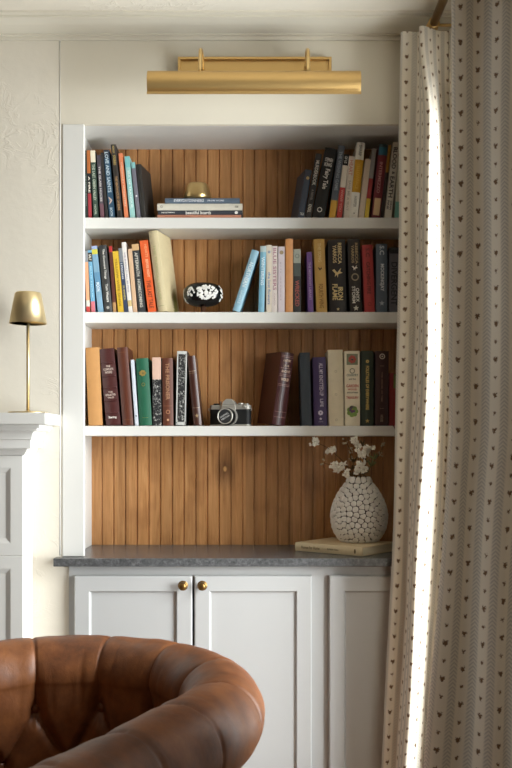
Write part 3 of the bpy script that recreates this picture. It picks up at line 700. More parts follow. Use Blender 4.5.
# ---- lowest shelf, left
E = lambda *a, **k: book('E', 2, *a, **k)
E(88.6, 102.6, 85.4, 347.3, '#bb8850', 'plain tan-orange cloth book at the left end of the lowest shelf', True, rough=.7)
E(106.4, 121.0, 99.4, 348.0, '#46211f', 'dark maroon leather book with raised bands and silver titles, lowest shelf', True, rough=.35, ribs=(362.5, 376, 388, 401, 413.5), text=[('THE', 365, 367, .5, .3, '#c9b8ac', 'h'), ('COMPLETE', 368, 370.2, .5, .7, '#c9b8ac', 'h'), ('WORKS', 371, 373.4, .5, .5, '#c9b8ac', 'h'), ('THE', 391.5, 393, .5, .3, '#c9b8ac', 'h'), ('COLLECTED', 394, 396, .5, .72, '#c9b8ac', 'h'), ('TALES', 397, 398.6, .5, .45, '#c9b8ac', 'h'), ('Sterling', 416.5, 419.5, .5, .55, '#e6dcd2', 'h')])
E(122.8, 133.6, 116.8, 347.0, '#572d1f', 'brown leather book with gilt edge line between maroon and thin white spines', True, rough=.35, marks=[('rule', 352, .8, '#8a5a3a'), ('rule', 420, .8, '#8a5a3a')])
E(135.2, 138.8, 130.6, 359.7, '#cfd4de', 'thin pale blue-white booklet left of the green book', False, marks=[('disc', 416, .5, '#77808f')])
E(139.8, 152.2, 135.8, 358.0, '#1a5c42', 'green cloth book with gold emblem on its spine, lowest shelf', True, rough=.55, lmetal=True, marks=[('leafy', 373, .55, '#c9ad63'), ('ring', 384.5, .3, '#a99a58'), ('rule', 418, .5, '#b79d58')], text=[('THE FOREST', 372, 374.5, .5, .6, '#d9c07a', 'h')])
E(153.0, 161.8, 152.2, 357.4, '#1d1d1f', 'marbled composition notebook with pale pink taped top', False, bands=[(357, 379.4, '#d9b5a2'), (379.4, 426, 'marble')], name='notebook')
E(163.0, 173.6, 162.2, 358.0, '#5f311f', 'brown book with vertical copper title left of the speckled notebook', True, text=[('THE PRISONER', 363, 400, .5, .38, '#a97f60')], marks=[('rule', 406, .8, '#a87654'), ('ring', 412, .4, '#b98562'), ('disc', 420, .22, '#c99b77')])
E(175.6, 185.8, 177.0, 350.8, '#1d1d1f', 'black and white speckled notebook with pale edges, left of the leaning brown book', False, bands=[(350, 427, 'marble')], name='notebook', marks=[('block', 388.5, .13, '#c4c4c0', .07, 7.0), ('block', 388.5, .13, '#c4c4c0', .93, 7.0), ('block', 352.6, .98, '#c4c4c0', .5, .3), ('block', 423.5, .98, '#c4c4c0', .5, .3)])
E(193.4, 201.4, 186.6, 355.6, '#43251d', 'dark brown book with pale spine lines leaning left near the camera', True, rough=.35, marks=[('rule', 371, .9, '#d3c2a4'), ('rule', 373, .9, '#a58d6c'), ('rule', 408, .9, '#d3c2a4'), ('star', 416, .55, '#a58d6c')])
# ---- lowest shelf, right
G = lambda *a, **k: book('G', 2, *a, **k)
G(271.6, 284.6, 281.2, 352.0, '#3f1719', 'large burgundy leather book with gilt rules leaning right, lowest shelf', True, yaw=.36, depth=.145, rough=.3, text=[('A HISTORY', 359, 361.6, .5, .6, '#d2b49e', 'h'), ('OF THE', 364.5, 366.5, .5, .4, '#d2b49e', 'h'), ('ANCIENT', 370, 372.6, .5, .7, '#d2b49e', 'h'), ('WORLD', 378, 381, .5, .6, '#d2b49e', 'h')], marks=[('rule', y, .92, '#c79f94') for y in (355.5, 357, 368, 374.5, 376, 384.5, 386, 412.5, 418)])
G(301.6, 312.0, 299.6, 352.5, '#3d444b', 'worn slate grey cloth book between burgundy and purple spines', True, rough=.75)
G(314.2, 327.6, 312.6, 357.0, '#42335b', 'purple hardback with silver lettering, lowest shelf', True, text=[('ALL MY KNOTTED-UP', 363, 396, .6, .3, '#c9bfcf'), ('LIFE', 399, 407, .6, .24, '#c9bfcf')], marks=[('leafy', 413, .4, '#c9bfcf'), ('star', 419, .25, '#c9bfcf'), ('rule', 422, .35, '#c9bfcf')])
G(328.8, 344.0, 327.8, 349.7, '#ddd0b4', 'plain cream clothbound book with three tiny motifs on its spine', True, rough=.7, marks=[('ring', 371.5, .16, '#b3a68c'), ('ring', 394.5, .16, '#b3a68c'), ('ring', 420, .16, '#b3a68c')])
G(344.8, 360.2, 344.4, 351.0, '#e2d7bd', 'cream illustrated book with red lettering and pictures on its spine', True,
  text=[('COUNTRY', 374, 376.5, .5, .75, '#4c6a63', 'h'), ('and the', 378, 380, .5, .45, '#6b6a5e', 'h'), ('GARDEN', 384.5, 387.5, .5, .8, '#b23a30', 'h'), ('WOOD', 388.5, 390.5, .5, .6, '#b23a30', 'h'), ('stories', 391.5, 393.4, .5, .7, '#5d655c', 'h'), ('TREASURY', 396.5, 399, .5, .8, '#b5483d', 'h')],
  marks=[('block', 359.5, .74, '#7a7f64', .5, .72), ('leafy', 359.5, .55, '#a94a3c'), ('disc', 361, .28, '#3e4a3e'), ('ring', 371, .36, '#8c8a78'), ('leafy', 411.5, .8, '#7e9a4a'), ('leafy', 409.5, .5, '#6a4a6a'), ('star', 409, .45, '#bf4a43'), ('disc', 415, .3, '#d2b04a')])
G(360.9, 373.8, 360.9, 351.0, '#283325', 'dark green book with vertical gold title between cream and brown spines', True, lmetal=True, lcol='#b79a58', text=[('FOLKTALES OF EVERYWHERE', 366, 410, .5, .26, '#b79a58')], marks=[('leafy', 361.5, .28, '#b79a58'), ('star', 421, .35, '#b79a58'), ('rule', 355, .5, '#3a4634')])
G(374.6, 388.2, 375.2, 351.0, '#3b1f1b', 'dark brown book with pale ring emblem at its spine top, lowest shelf', True, marks=[('ring', 356.5, .42, '#cdbfae'), ('star', 356.5, .18, '#cdbfae'), ('rule', 366, .3, '#9d8a78'), ('rule', 408.5, .3, '#9d8a78')], text=[('THE ORDER OF TIME', 372, 402, .5, .1, '#8a6f5e'), ('HOUSE', 415, 422, .5, .2, '#a08c7a')])
t8, w8, h8, o8 = G(389.0, 396.8, 389.4, 373.0, '#7b1f1d', 'small red book with olive patch and ribbon against the curtain, lowest shelf', False, bands=[], marks=[('block', 381, .4, '#56602c', .72, 1.9)])
rb = MB(); rb.tube([(o8+w8*.3, .02, .0012), (o8+w8*.3, -.004, .0012), (o8+w8*.35, -.0225, .0012), (o8+w8*.55, -.0252, -.004), (o8+w8*.8, -.0253, -.021)], .0022, 8, flat=.35); rb.build('ribbon_bookmark', paint('#5d1a18', .6), t8)

# ---- flat stack on the top shelf
zs = SHELF_TOP[0]+.0004
flat = [(157.4, 241.2, 213.4, 217.5, '#d08e74', 'pink-orange book at the bottom of the flat stack', [('MODERN HOME', .24, .3, .4, '#c07a62')], .0), (157.8, 242.2, 208.6, 213.3, '#3a3d45', 'charcoal book with white script title, third down in the flat stack', [('beautiful boards', .48, .3, .8, '#f0eee8'), ('THE GATHERING', .12, .16, .3, '#9a9ba0')], .004), (157.2, 242.4, 201.6, 208.4, '#d9d3c4', 'white book, second from top of the flat stack', [('O', .05, .03, .35, '#8f8a7c'), ('WM', .93, .04, .35, '#4a4a48')], .002), (165.0, 239.8, 196.2, 201.5, '#5a6878', 'slate blue book on top of the flat stack under the brass dome', [('EVERYDAY', .22, .2, .5, '#c9ced6'), ('DINNERS', .42, .2, .55, '#eef0f2'), ('FROM HOME', .68, .22, .32, '#b3bbc6')], .0)]
dst = 3.10
for x0_, x1_, ya, yb_, c, lb, tx, ddp in flat:
    w = X(x1_, dst)-X(x0_, dst); h = (yb_-ya)*dst/F-.0005; dp = .142
    t = thing('book', lb+' on the top shelf' if 'brass' not in lb else lb, 'book', (X(x0_, dst), Y(dst)+ddp, zs), 0, 'flat stacked books on the top shelf')
    tk = .002; mb = MB()
    n_ = 6; prof = [(.003-.003*math.sin(PI*i/n_), h*i/n_) for i in range(n_+1)]
    o_ = [(dp, 0)]+prof+[(dp, h)]; i__ = [(dp, h-tk)]+[(.006, h-tk), (.006, tk)]+[(dp, tk)]
    mb.extrude_x(o_+i__, 0, w); mb.build('cover', paint(c, .5, .1, 50), t)
    MB().box(.003, w-.003, .0065, dp-.004, tk+.0002, h-tk-.0002).build('pages', PAGES, t)
    mb = MB()
    for s_, xc, wf, hf, cc in tx: put_text(mb, s_, spine_M(w*xc, h/2, -.0005, False), w*wf, h*hf)
    if lb.startswith('charcoal'): mb.add([(w*.93+h*.36*math.cos(2*PI*i/16), -.0005, h/2+h*.36*math.sin(2*PI*i/16)) for i in range(16)], [tuple(range(16))])
    mb.build('spine_lettering', paint(tx[0][4] if not lb.startswith('slate') else '#dfe3e8', .6), t)
    zs += h+.0004
# ---- brass dome vessel on the stack
bd = 3.156
ds = tag(MB().lathe([(.0001, 0), (.030, 0), (.0345, .002), (.0385, .008), (.0392, .014), (.0375, .023), (.0335, .037), (.0305, .0455), (.0285, .0475), (.0268, .0465), (.0255, .043), (.0001, .0405)], 56, 0, Matrix.Scale(1.22, 4)).build('brass_bowl', BRASS2, None, 0, 2, (X(197.5, bd), Y(bd)-.004, zs)), 'small round brass bowl sitting on the flat book stack', 'bowl')
# ---- black floral ornament on the middle shelf
od = 3.125
orn = thing('floral_ornament', 'black barrel-shaped ornament with white flower relief on a small wooden foot, middle shelf', 'ornament', (X(203, od), Y(od)+.008, SHELF_TOP[1]+.0004))
zc0 = (312-292.6)*od/F; RX, RZ = 19.4*od/F, 12.3*od/F
def sup(u, v, k=1.0, e=2.6):
    """barrel surface, long axis x"""
    a, b, c = math.cos(v)*math.sin(u), -math.cos(v)*math.cos(u), math.sin(v)
    r = (abs(a)**e+(b*b+c*c)**(e/2))**(-1/e)
    return Vector((a*r*RX*k, b*r*RZ*k, c*r*RZ*k))
mb = MB(); vs = [sup(2*PI*i/48, -PI/2+PI*j/24) for j in range(25) for i in range(48)]
mb.add(vs, [(j*48+i, j*48+(i+1) % 48, j*48+48+(i+1) % 48, j*48+48+i) for j in range(24) for i in range(48)], 0, True, Matrix.Translation((0, 0, zc0)))
mb.build('body', paint('#0c0c0d', .18, .05), orn)
rr_ = random.Random(3)
fl = MB()
def floret(u, v, s):
    c = sup(u, v, 1.0); n = (c-Vector((c.x*.35, 0, 0))).normalized(); a = n.orthogonal().normalized(); b = n.cross(a)
    ph = rr_.random()*6
    for k in range(5):
        an = ph+2*PI*k/5
        p = c+(a*math.cos(an)+b*math.sin(an))*s*.62+n*.0006
        M = Matrix.Translation(p+Vector((0, 0, zc0))) @ Matrix((tuple(a)+(0,), tuple(b)+(0,), tuple(n)+(0,), (0, 0, 0, 1))).transposed()
        fl.sphere((0, 0, 0), s*.5, 8, 5, 0, M, (1, 1, .35))
    M = Matrix.Translation(c+n*.0012+Vector((0, 0, zc0)))
    fl.sphere((0, 0, 0), s*.28, 6, 4, 0, M)
for k in range(120):
    an = rr_.random()*2*PI; q = math.sqrt(rr_.random())
    floret(.22+.56*q*math.cos(an), .1+.62*q*math.sin(an), .0030+.0012*rr_.random())
for k in range(22):
    an = rr_.random()*2*PI; q = math.sqrt(rr_.random()); floret(-.62+.22*q*math.cos(an), .12+.35*q*math.sin(an), .0035)
for k in range(26):
    an = rr_.random()*2*PI; q = math.sqrt(rr_.random()); floret(-1.35+.22*q*math.cos(an), .0+.8*q*math.sin(an), .0038)
for k in range(18):
    an = rr_.random()*2*PI; q = math.sqrt(rr_.random()); floret(1.25+.2*q*math.cos(an), .1+.7*q*math.sin(an), .0038)
fl.build('flower_relief', paint('#e9e7e2', .5), orn)
MB().lathe([(.0001, 0), (.012, 0), (.012, .003), (.008, .007), (.009, zc0-RZ+.001), (.0001, zc0-RZ+.001)], 24).build('foot', paint('#5a3a26', .5), orn)

# ---- film camera on the lowest shelf
cd = 3.128
cam_o = thing('film_camera', 'vintage silver and black film camera standing on the lowest shelf', 'camera', (X(230.5, cd), Y(cd)+.012, SHELF_TOP[2]+.0004), math.radians(-15))
CHROME = paint('#c9c5bc', .34, .05, 30, 0, .55); LEATHB = paint('#131415', .6, .15, 300, .3); BLK = paint('#0d0d0e', .35, .05)
def rbox(w, d, z0, z1, r=.012, n=6):
    mb = MB(); P = []
    for cx, cy, a0 in ((w/2-r, d/2-r, 0), (-w/2+r, d/2-r, PI/2), (-w/2+r, -d/2+r, PI), (w/2-r, -d/2+r, 1.5*PI)):
        for i in range(n): a = a0+PI/2*i/(n-1); P.append((cx+r*math.cos(a), cy+r*math.sin(a)))
    m = len(P); mb.add([(x, y, z0) for x, y in P]+[(x, y, z1) for x, y in P], [(i, (i+1) % m, m+(i+1) % m, m+i) for i in range(m)]+[tuple(reversed(range(m))), tuple(range(m, 2*m))])
    return mb
bw = .140; rbox(bw, .034, .006, .0555, .013).build('leather_body', LEATHB, cam_o)
rbox(bw+.001, .035, 0, .006, .013).build('base_plate', CHROME, cam_o, .001)
rbox(bw+.001, .035, .0555, .0705, .013).build('top_plate', CHROME, cam_o, .0015)
mb = MB(); P = [(-.024, .0705), (.024, .0705), (.021, .079), (.013, .0875), (.008, .0905), (-.008, .0905), (-.013, .0875), (-.021, .079)]
mb.add([(x, -.0245, z) for x, z in P]+[(x*.8, .013, .0705+(z-.0705)*.9) for x, z in P], [(i, (i+1) % 8, 8+(i+1) % 8, 8+i) for i in range(8)]+[tuple(range(8)), tuple(range(8, 16))])
mb.box(-.024, .024, -.0245, -.0178, .048, .0705); mb.build('prism_housing', CHROME, cam_o, .002)
def cyl_y(mb, x, z, r, y0, y1, n=40, mi=0):
    M = Matrix.Translation((x, 0, z)) @ Matrix.Rotation(PI/2, 4, 'X'); return mb.lathe([(.0001, -y1), (r, -y1), (r, -y0), (.0001, -y0)], n, mi, M, False)
zl = .0312
mb = MB(); cyl_y(mb, 0, zl, .0305, -.030, -.0171, 48); mb.build('lens_mount', CHROME, cam_o, .001)
mb = MB(); cyl_y(mb, 0, zl, .0275, -.046, -.0301, 48); cyl_y(mb, 0, zl, .0262, -.062, -.0461, 48)
for k in range(32):
    a = 2*PI*k/32; mb.box(-.0012, .0012, -.045, -.034, .0272, .0284, 0, Matrix.Translation((0, 0, zl)) @ Matrix.Rotation(a, 4, 'Y'))
mb.build('lens_barrel', BLK, cam_o)
mb = MB(); mb.lathe([(.0232, .0621), (.0263, .0621), (.0263, .0655), (.0232, .0655), (.0232, .0621)], 48, 0, Matrix.Translation((0, 0, zl)) @ Matrix.Rotation(PI/2, 4, 'X')); mb.build('lens_ring', CHROME, cam_o)
mb = MB(); cyl_y(mb, 0, zl, .0231, -.0645, -.0622, 48); cap = mb.build('lens_cap', paint('#2b2c2e', .45), cam_o)
mb = MB(); R45 = Matrix.Translation((0, -.0649, zl)) @ Matrix.Rotation(math.radians(-30), 4, 'Y') @ Matrix(((1, 0, 0, 0), (0, 0, -1, 0), (0, 1, 0, 0), (0, 0, 0, 1)))
put_text(mb, 'HONEYWELL', R45 @ Matrix.Translation((0, .0045, 0)), .032, .0055); put_text(mb, 'PENTAX', R45 @ Matrix.Translation((0, -.0045, 0)), .032, .0055)
mb.build('cap_lettering', paint('#c9c9c7', .5), cap)
for xx, r_, h_, m_ in ((-.05, .010, .006, BLK), (.036, .0095, .007, CHROME), (.055, .008, .005, CHROME)):
    MB().lathe([(.0001, .0706), (r_, .0706), (r_, .0706+h_-.001), (r_-.001, .0706+h_), (.0001, .0706+h_)], 28, 0, Matrix.Translation((xx, 0, 0))).build('dial', m_, cam_o)
MB().box(.022, .034, -.004, .004, .0706, .0745).box(-.036, -.032, -.004, .004, .0706, .083).build('advance_lever', CHROME, cam_o, .001)
for sx in (-1, 1):
    mb = MB(); mb.tube([(sx*.0700, -.004, .060), (sx*.0745, -.006, .058), (sx*.0735, -.006, .052), (sx*.0700, -.004, .052)], .0016, 8); mb.build('strap_lug', CHROME, cam_o)
MB().lathe([(.0001, 0), (.0045, 0), (.0045, .003), (.0001, .003)], 16, 0, Matrix.Translation((.056, -.0205, .0635)) @ Matrix.Rotation(PI/2, 4, 'X')).build('self_timer', CHROME, cam_o)
# ================================================================= vase on its book
bt = CT+.0004
spv = Vector((-.2, .16)).normalized(); ang = math.atan2(-spv.y, -spv.x)   # spine runs from the right front corner to the left
bk = thing('book', 'large cream book lying flat on the dark counter under the pebbled vase', 'book', (X(362, 2.905), Y(2.905), bt), ang, None)
BL, BW, BH = .258, .215, .0275
tk = .0022
mb = MB(); prof = [(.003-.003*math.sin(PI*i/6), BH*i/6) for i in range(7)]
mb.extrude_x([(BW, 0)]+prof+[(BW, BH), (BW, BH-tk), (.006, BH-tk), (.006, tk), (BW, tk)], -BL, 0); mb.build('cover', paint('#dcc7a0', .5, .06, 40), bk)
MB().box(-BL+.004, -.004, .0065, BW-.004, tk+.0002, BH-tk-.0002).build('pages', PAGES, bk)
mb = MB()
put_text(mb, 'Homes for Home', spine_M(-BL*.76, BH*.5, -.0006, False), BL*.28, BH*.36); put_text(mb, 'SUSAN HALL', spine_M(-BL*.42, BH*.5, -.0006, False), BL*.17, BH*.22)
mb.add([(-BL*.1+.0035*math.cos(2*PI*i/14), -.0006, BH*.5+.0075*math.sin(2*PI*i/14)) for i in range(14)], [tuple(range(14))])
mb.build('spine_lettering', paint('#6f5a38', .6), bk)

vd = 3.085; vx, vy, vz = X(359, vd), Y(vd), bt+BH+.0006
vase = thing('vase', 'round white vase covered in raised pebble relief with dark gaps, holding dried flowers', 'vase', (vx, vy, vz))
K = vd/F
vp = catmull([(a*K, b*K, 0) for a, b in ((15.5, 0), (19.5, 2.5), (25.5, 12), (27.6, 23), (27.2, 31), (24.2, 41), (18.8, 51), (13.6, 58), (11.6, 61.5), (11.4, 63.2))], 8)
mb = MB(); ins = [(p.x-.006, p.y) for p in reversed(vp) if p.y > .02]
mb.lathe([(.0001, 0)]+[(p.x-.0022, p.y) for p in vp]+ins+[(.0001, .02)], 64)
mb.build('vase_body', paint('#3a2f27', .8, .2, 60), vase)
L = [0.0]
for i in range(1, len(vp)): L.append(L[-1]+(vp[i]-vp[i-1]).length)
rp = random.Random(11); peb = MB()
def at_len(s):
    for i in range(1, len(L)):
        if L[i] >= s:
            t = (s-L[i-1])/(L[i]-L[i-1]); return vp[i-1].lerp(vp[i], t), (vp[i]-vp[i-1]).normalized()
    return vp[-1], (vp[-1]-vp[-2]).normalized()
S_LO, S_HI = .0105, L[-1]-.006
sites = []
s = S_LO; ph = 0
while s <= S_HI:
    p, tg = at_len(s); nn = max(7, round(2*PI*p.x/.0208)); ph += .5
    for k in range(nn): sites.append([min(S_HI, max(S_LO, s+rp.uniform(-.009, .009))), 2*PI*(k+ph+rp.uniform(-.5, .5))/nn])
    s += .0163
def pos(st):
    p, tg = at_len(st[0]); return Vector((p.x*math.cos(st[1]), p.x*math.sin(st[1]), p.y))
for it in range(14):                                   # spread the pebbles evenly
    P = [pos(q) for q in sites]
    new = []
    for i, q in enumerate(sites):
        p, tg = at_len(q[0]); e1 = Vector((-math.sin(q[1]), math.cos(q[1]), 0)); e2 = Vector((math.cos(q[1])*tg.x, math.sin(q[1])*tg.x, tg.y))
        fx = fy = 0
        for j, o in enumerate(P):
            if j == i or abs(o.z-P[i].z) > .027: continue
            d = P[i]-o; l = d.length
            if l < .026:
                g_ = (.026-l)/.026*.0035; fx += d.dot(e1)/l*g_; fy += d.dot(e2)/l*g_
        new.append([min(S_HI, max(S_LO, q[0]+fy)), q[1]+fx/max(p.x, .01)])
    sites = new
P = [pos(q) for q in sites]; NPH = 20
for i, q in enumerate(sites):
    p, tg = at_len(q[0]); rad = Vector((math.cos(q[1]), math.sin(q[1]), 0)); e1 = Vector((-math.sin(q[1]), math.cos(q[1]), 0)); e2 = rad*tg.x+Vector((0, 0, tg.y)); e3 = e1.cross(e2)
    nb = []
    for j, o in enumerate(P):
        if j != i and (o-P[i]).length < .042:
            d = o-P[i]; nb.append((d.dot(e1), d.dot(e2)))
    rads = []
    for k in range(NPH):
        a = 2*PI*k/NPH; acc = (1/.0142)**8
        for x_, y_ in nb:
            l = math.hypot(x_, y_); c_ = (x_*math.cos(a)+y_*math.sin(a))/l
            if c_ > .05: acc += (c_/(l*.5))**8
        rads.append(max(.003, acc**(-1/8)-.0006))
    M = Matrix.Translation(P[i]-e3*.0012) @ Matrix((tuple(e1)+(0,), tuple(e2)+(0,), tuple(e3)+(0,), (0, 0, 0, 1))).transposed()
    Mi = M.inverted(); lim = lambda v: tuple(Mi @ Vector((w_.x, w_.y, max(.0006, w_.z)))) if (w_ := M @ Vector(v)).z < .0006 else v
    vs = [(0, 0, .0055)]; fs = []
    for rr2, zz in ((.45, .0053), (.72, .0045), (.88, .0031), (.97, .0012), (1.0, -.001)):
        for k in range(NPH): vs.append((rads[k]*rr2*math.cos(2*PI*k/NPH), rads[k]*rr2*math.sin(2*PI*k/NPH), zz))
    for k in range(NPH):
        fs.append((0, 1+k, 1+(k+1) % NPH))
        for j in range(4): fs.append((1+j*NPH+k, 1+(j+1)*NPH+k, 1+(j+1)*NPH+(k+1) % NPH, 1+j*NPH+(k+1) % NPH))
    peb.add([lim(v) for v in vs], fs, 0, True, M)
peb.build('pebble_relief', paint('#e4dfd8', .6, .08, 25, .1), vase, fixn=False)

# ---- dried flowers: one thing per stem
STEM = paint('#6b5335', .8, .2, 80); BLOS = paint('#efe8da', .8, .06, 40); LEAF = paint('#6f7243', .7, .2, 60); BROWNL = paint('#6d5a3a', .8, .2, 60); BUD = paint('#b9a98b', .8, .15, 60)
mouth = Vector((vx, vy, vz+vp[-1].y))
stems = [  # flower head pixels along each stem, depth of the tip, what it is
 ([(314, 441.5), (331.5, 451)], 3.05, 'w', 'white tufted stem reaching furthest left and highest out of the pebbled vase'),
 ([(322, 462)], 3.065, 'b', 'short grey-beige bud stem sticking out low on the left of the vase'),
 ([(334, 463.5), (337.5, 468), (345, 465.5)], 3.01, 'w', 'stem with a wide white blossom cluster low left above the vase mouth'),
 ([(345.5, 441.5), (350.5, 450), (351, 458)], 3.085, 'b', 'greyish stem with small faded buds rising left of the middle of the vase'),
 ([(355.6, 441), (357, 446)], 3.06, 'w', 'upright stem with pale blossom tip touching just under the shelf'),
 ([(360, 453.6), (361, 463), (364, 467.5), (359, 469)], 3.025, 'w', 'central stem with the densest string of white blossoms'),
 ([(369, 448), (367, 453)], 3.05, 'w', 'stem with a white blossom cluster right of the central stem'),
 ([(383, 443.5), (379.5, 454)], 3.07, 'b', 'rightmost thin stem with faded beige buds near the curtain'),
 ([(348, 473.5)], 3.0, 'w', 'shortest stem with white blossoms resting at the vase rim'),
 ([(375, 459), (371, 466), (368, 472)], 3.035, 'l', 'leafy olive green sprig on the right side of the vase'),
 ([(354, 462), (352, 470), (353, 477)], 3.11, 'm', 'dull brown leafy sprig standing behind the white blossoms left of the vase middle'),
 ([(363, 446), (366, 462), (363, 474)], 3.1, 'm', 'tall dull brown leafy sprig rising behind the central blossoms'),
]
rs = random.Random(5)
def blossom(mb, c, s):
    for k in range(rs.randint(4, 6)):
        o = Vector((rs.uniform(-1, 1), rs.uniform(-1, 1), rs.uniform(-1, 1)))*s*.75
        n = Vector((rs.uniform(-1, 1), rs.uniform(-1.2, .1), rs.uniform(-.3, 1))).normalized(); a = n.orthogonal().normalized(); b = n.cross(a); ph = rs.random()*6
        for q in range(5):
            an = ph+2*PI*q/5; d_ = a*math.cos(an)+b*math.sin(an); e_ = n.cross(d_)
            up = (n*.5+d_).normalized(); nn = up.cross(e_)
            M = Matrix.Translation(c+o+up*s*.42) @ Matrix((tuple(up)+(0,), tuple(e_)+(0,), tuple(nn)+(0,), (0, 0, 0, 1))).transposed()
            mb.sphere((0, 0, 0), s*.42, 7, 5, 0, M, (1, .72, .28))
order = sorted(range(len(stems)), key=lambda i: stems[i][0][0][0])
for i, (heads, td, kind, lab) in enumerate(stems):
    a = 2*PI*i/len(stems)
    rk = order.index(i); fx_ = -1+2*rk/(len(stems)-1); fy_ = ((rk*5) % 3-1)*.0085-(.004 if td < 3.045 else -.003)
    base = Vector((vx+.012*fx_, vy+fy_*.6, vz+.03))
    tip = Vector((X(heads[0][0], td), Y(td), Z(heads[0][1], td)))
    pts = [Vector((X(p[0], td+.012*(j)), Y(td+.012*j), Z(p[1], td+.012*j))) for j, p in enumerate(heads)]
    pts = [tip]+pts[1:]
    neck = mouth+Vector((.021*fx_, fy_, .002))
    path = catmull([base, neck]+list(reversed(pts)), 8)
    t = thing('dried_flower_stem', lab, 'flower', base, 0, 'dried stems in the pebbled vase')
    loc = [p-base for p in path]; n = len(loc)
    MB().tube(loc, [.0016-.0008*j/(n-1) for j in range(n)], 6).build('stem', STEM, t)
    for j, p in enumerate(pts):
        if kind == 'w':
            mb = MB()
            for q in range(4): blossom(mb, p-base+Vector((rs.uniform(-.010, .010), rs.uniform(-.006, .004), rs.uniform(-.008, .006))), .0094)
            mb.build('blossom', BLOS, t)
        elif kind == 'b':
            mb = MB()
            for q in range(7): mb.sphere(tuple(p-base+Vector((rs.uniform(-.008, .008), rs.uniform(-.006, .006), rs.uniform(-.009, .009)))), rs.uniform(.002, .0038), 7, 5)
            mb.build('bud', BUD, t)
        else:
            mb = MB()
            for q in range(5):
                d_ = Vector((rs.uniform(-.7, .9), rs.uniform(-.8, .3), rs.uniform(.2, 1))).normalized(); e_ = d_.orthogonal().normalized(); nn = d_.cross(e_)
                M = Matrix.Translation(p-base+d_*.010) @ Matrix((tuple(d_)+(0,), tuple(e_)+(0,), tuple(nn)+(0,), (0, 0, 0, 1))).transposed()
                mb.sphere((0, 0, 0), .012, 10, 6, 0, M, (1, .36, .09))
            mb.build('leaf', LEAF if kind == 'l' else BROWNL, t)

# ================================================================= leather tub chair
CXc, CYc = -.455, -.845; RC = .375
chair = thing('tub_armchair', 'brown leather button-tufted tub armchair with rolled rim in front of the cabinet', 'armchair', (CXc, CYc, 0))
right = [(-.415-CXc, -1.62-CYc), (-.325-CXc, -1.46-CYc), (-.236-CXc, -1.28-CYc), (-.160-CXc, -1.12-CYc), (-.098-CXc, -.97-CYc)]
arc = [(RC*math.cos(a), RC*math.sin(a)) for a in [math.radians(x) for x in range(0, 181, 18)]]
left = [(-.380, -.12), (-.395, -.26), (-.425, -.42), (-.465, -.58), (-.50, -.70)]
path = catmull([(a, b, 0) for a, b in right+arc+left], 34)
NP = len(path)
SL = [0.0]
for i in range(1, NP): SL.append(SL[-1]+(path[i]-path[i-1]).length)
# profile: outward offset n, height z
RT, ZR = .094, .655
prof = [(-.060, .30), (-.066, .36), (-.072, .42), (-.079, .48), (-.084, .53)]
prof = [Vector((a, b, 0)) for a, b in prof]
prof += [Vector((.004+RT*math.cos(a), ZR+RT*math.sin(a), 0)) for a in [math.radians(x) for x in range(196, -76, -16)]]
prof += [Vector((a, b, 0)) for a, b in ((.030, .50), (.034, .40), (.032, .26), (.026, .13))]
prof = catmull(prof, 6); NQ = len(prof)
QL = [0.0]
for i in range(1, NQ): QL.append(QL[-1]+(prof[i]-prof[i-1]).length)
TOPI = max(range(NQ), key=lambda i: prof[i].y)
OUTI = next(i for i in range(TOPI, NQ) if prof[i].y < .535)
SP = .195
sb = min(range(NP), key=lambda i: abs(path[i].x-(-.383-CXc))+(0 if path[i].y > 0 else 9))
S0 = SL[sb] % SP
ZB, ZB2 = .578, .44
def dents(i, j):
    """height of the upholstery above the smooth shell"""
    s = SL[i]; p = prof[j]; ds = (s-S0)/SP; f = abs(ds-round(ds))*SP
    ds2 = ds-.5; f2 = abs(ds2-round(ds2))*SP
    h = 0.0
    if j <= TOPI or j <= OUTI:
        onroll = j > TOPI
        k = 1.0 if not onroll else max(0.0, 1-(QL[j]-QL[TOPI])/(QL[OUTI]-QL[TOPI]+1e-6))
        fade = 1.0
        if p.y > ZB and not onroll: fade = 1-.80*min(1, (p.y-ZB)/(.745-ZB))
        if onroll: fade = .20*(.2+.8*k)
        if onroll or p.y >= ZB:
            h -= (.0035 if onroll else .012)*fade*math.exp(-(f/.018)**2)+(.0032 if onroll else .004)*math.exp(-(f/.0045)**2)*(1 if k > .02 else 0)
            h -= .006*max(0, fade-.3)*math.cos(2*PI*(f/SP))
            # slight secondary pull folds
            h -= .0035*fade*math.exp(-((f-.052)/.010)**2)*(.5+.5*math.sin(round(ds)*2.1+p.y*9))
        else:
            t = min(1, (ZB-p.y)/(ZB-ZB2))
            if p.y >= ZB2:
                g = abs(f-t*SP*.5)
                h -= .016*math.exp(-(g/.017)**2)+.003*math.exp(-(g/.004)**2)
            else: h -= .014*math.exp(-(f2/.02)**2)
        if not onroll:
            h -= .020*math.exp(-((f*f+(p.y-ZB)**2)/.022**2))
            h -= .018*math.exp(-((f2*f2+(p.y-ZB2)**2)/.022**2))
    w = mnoise.noise(Vector((s*7, QL[j]*9, 1.3)))*.004+mnoise.noise(Vector((s*19, QL[j]*11, 4.1)))*.0022
    return h+w*(1 if j <= OUTI else .4)
vs = []
for i in range(NP):
    t = (path[min(i+1, NP-1)]-path[max(0, i-1)]).normalized(); out = Vector((t.y, -t.x, 0))
    endf = min(SL[i], SL[-1]-SL[i])
    for j in range(NQ):
        a, b = prof[max(0, j-1)], prof[min(NQ-1, j+1)]; tg = (b-a).normalized(); nrm = Vector((-tg.y, tg.x, 0))
        q = prof[j]+nrm*dents(i, j)
        if endf < .05:
            kk = math.sqrt(max(0, 1-(1-endf/.05)**2)); cz = Vector((-.01, .5, 0)); q = cz+(q-cz)*(.80+.20*kk)
        w = path[i]+out*q.x; vs.append((w.x, w.y, q.y))
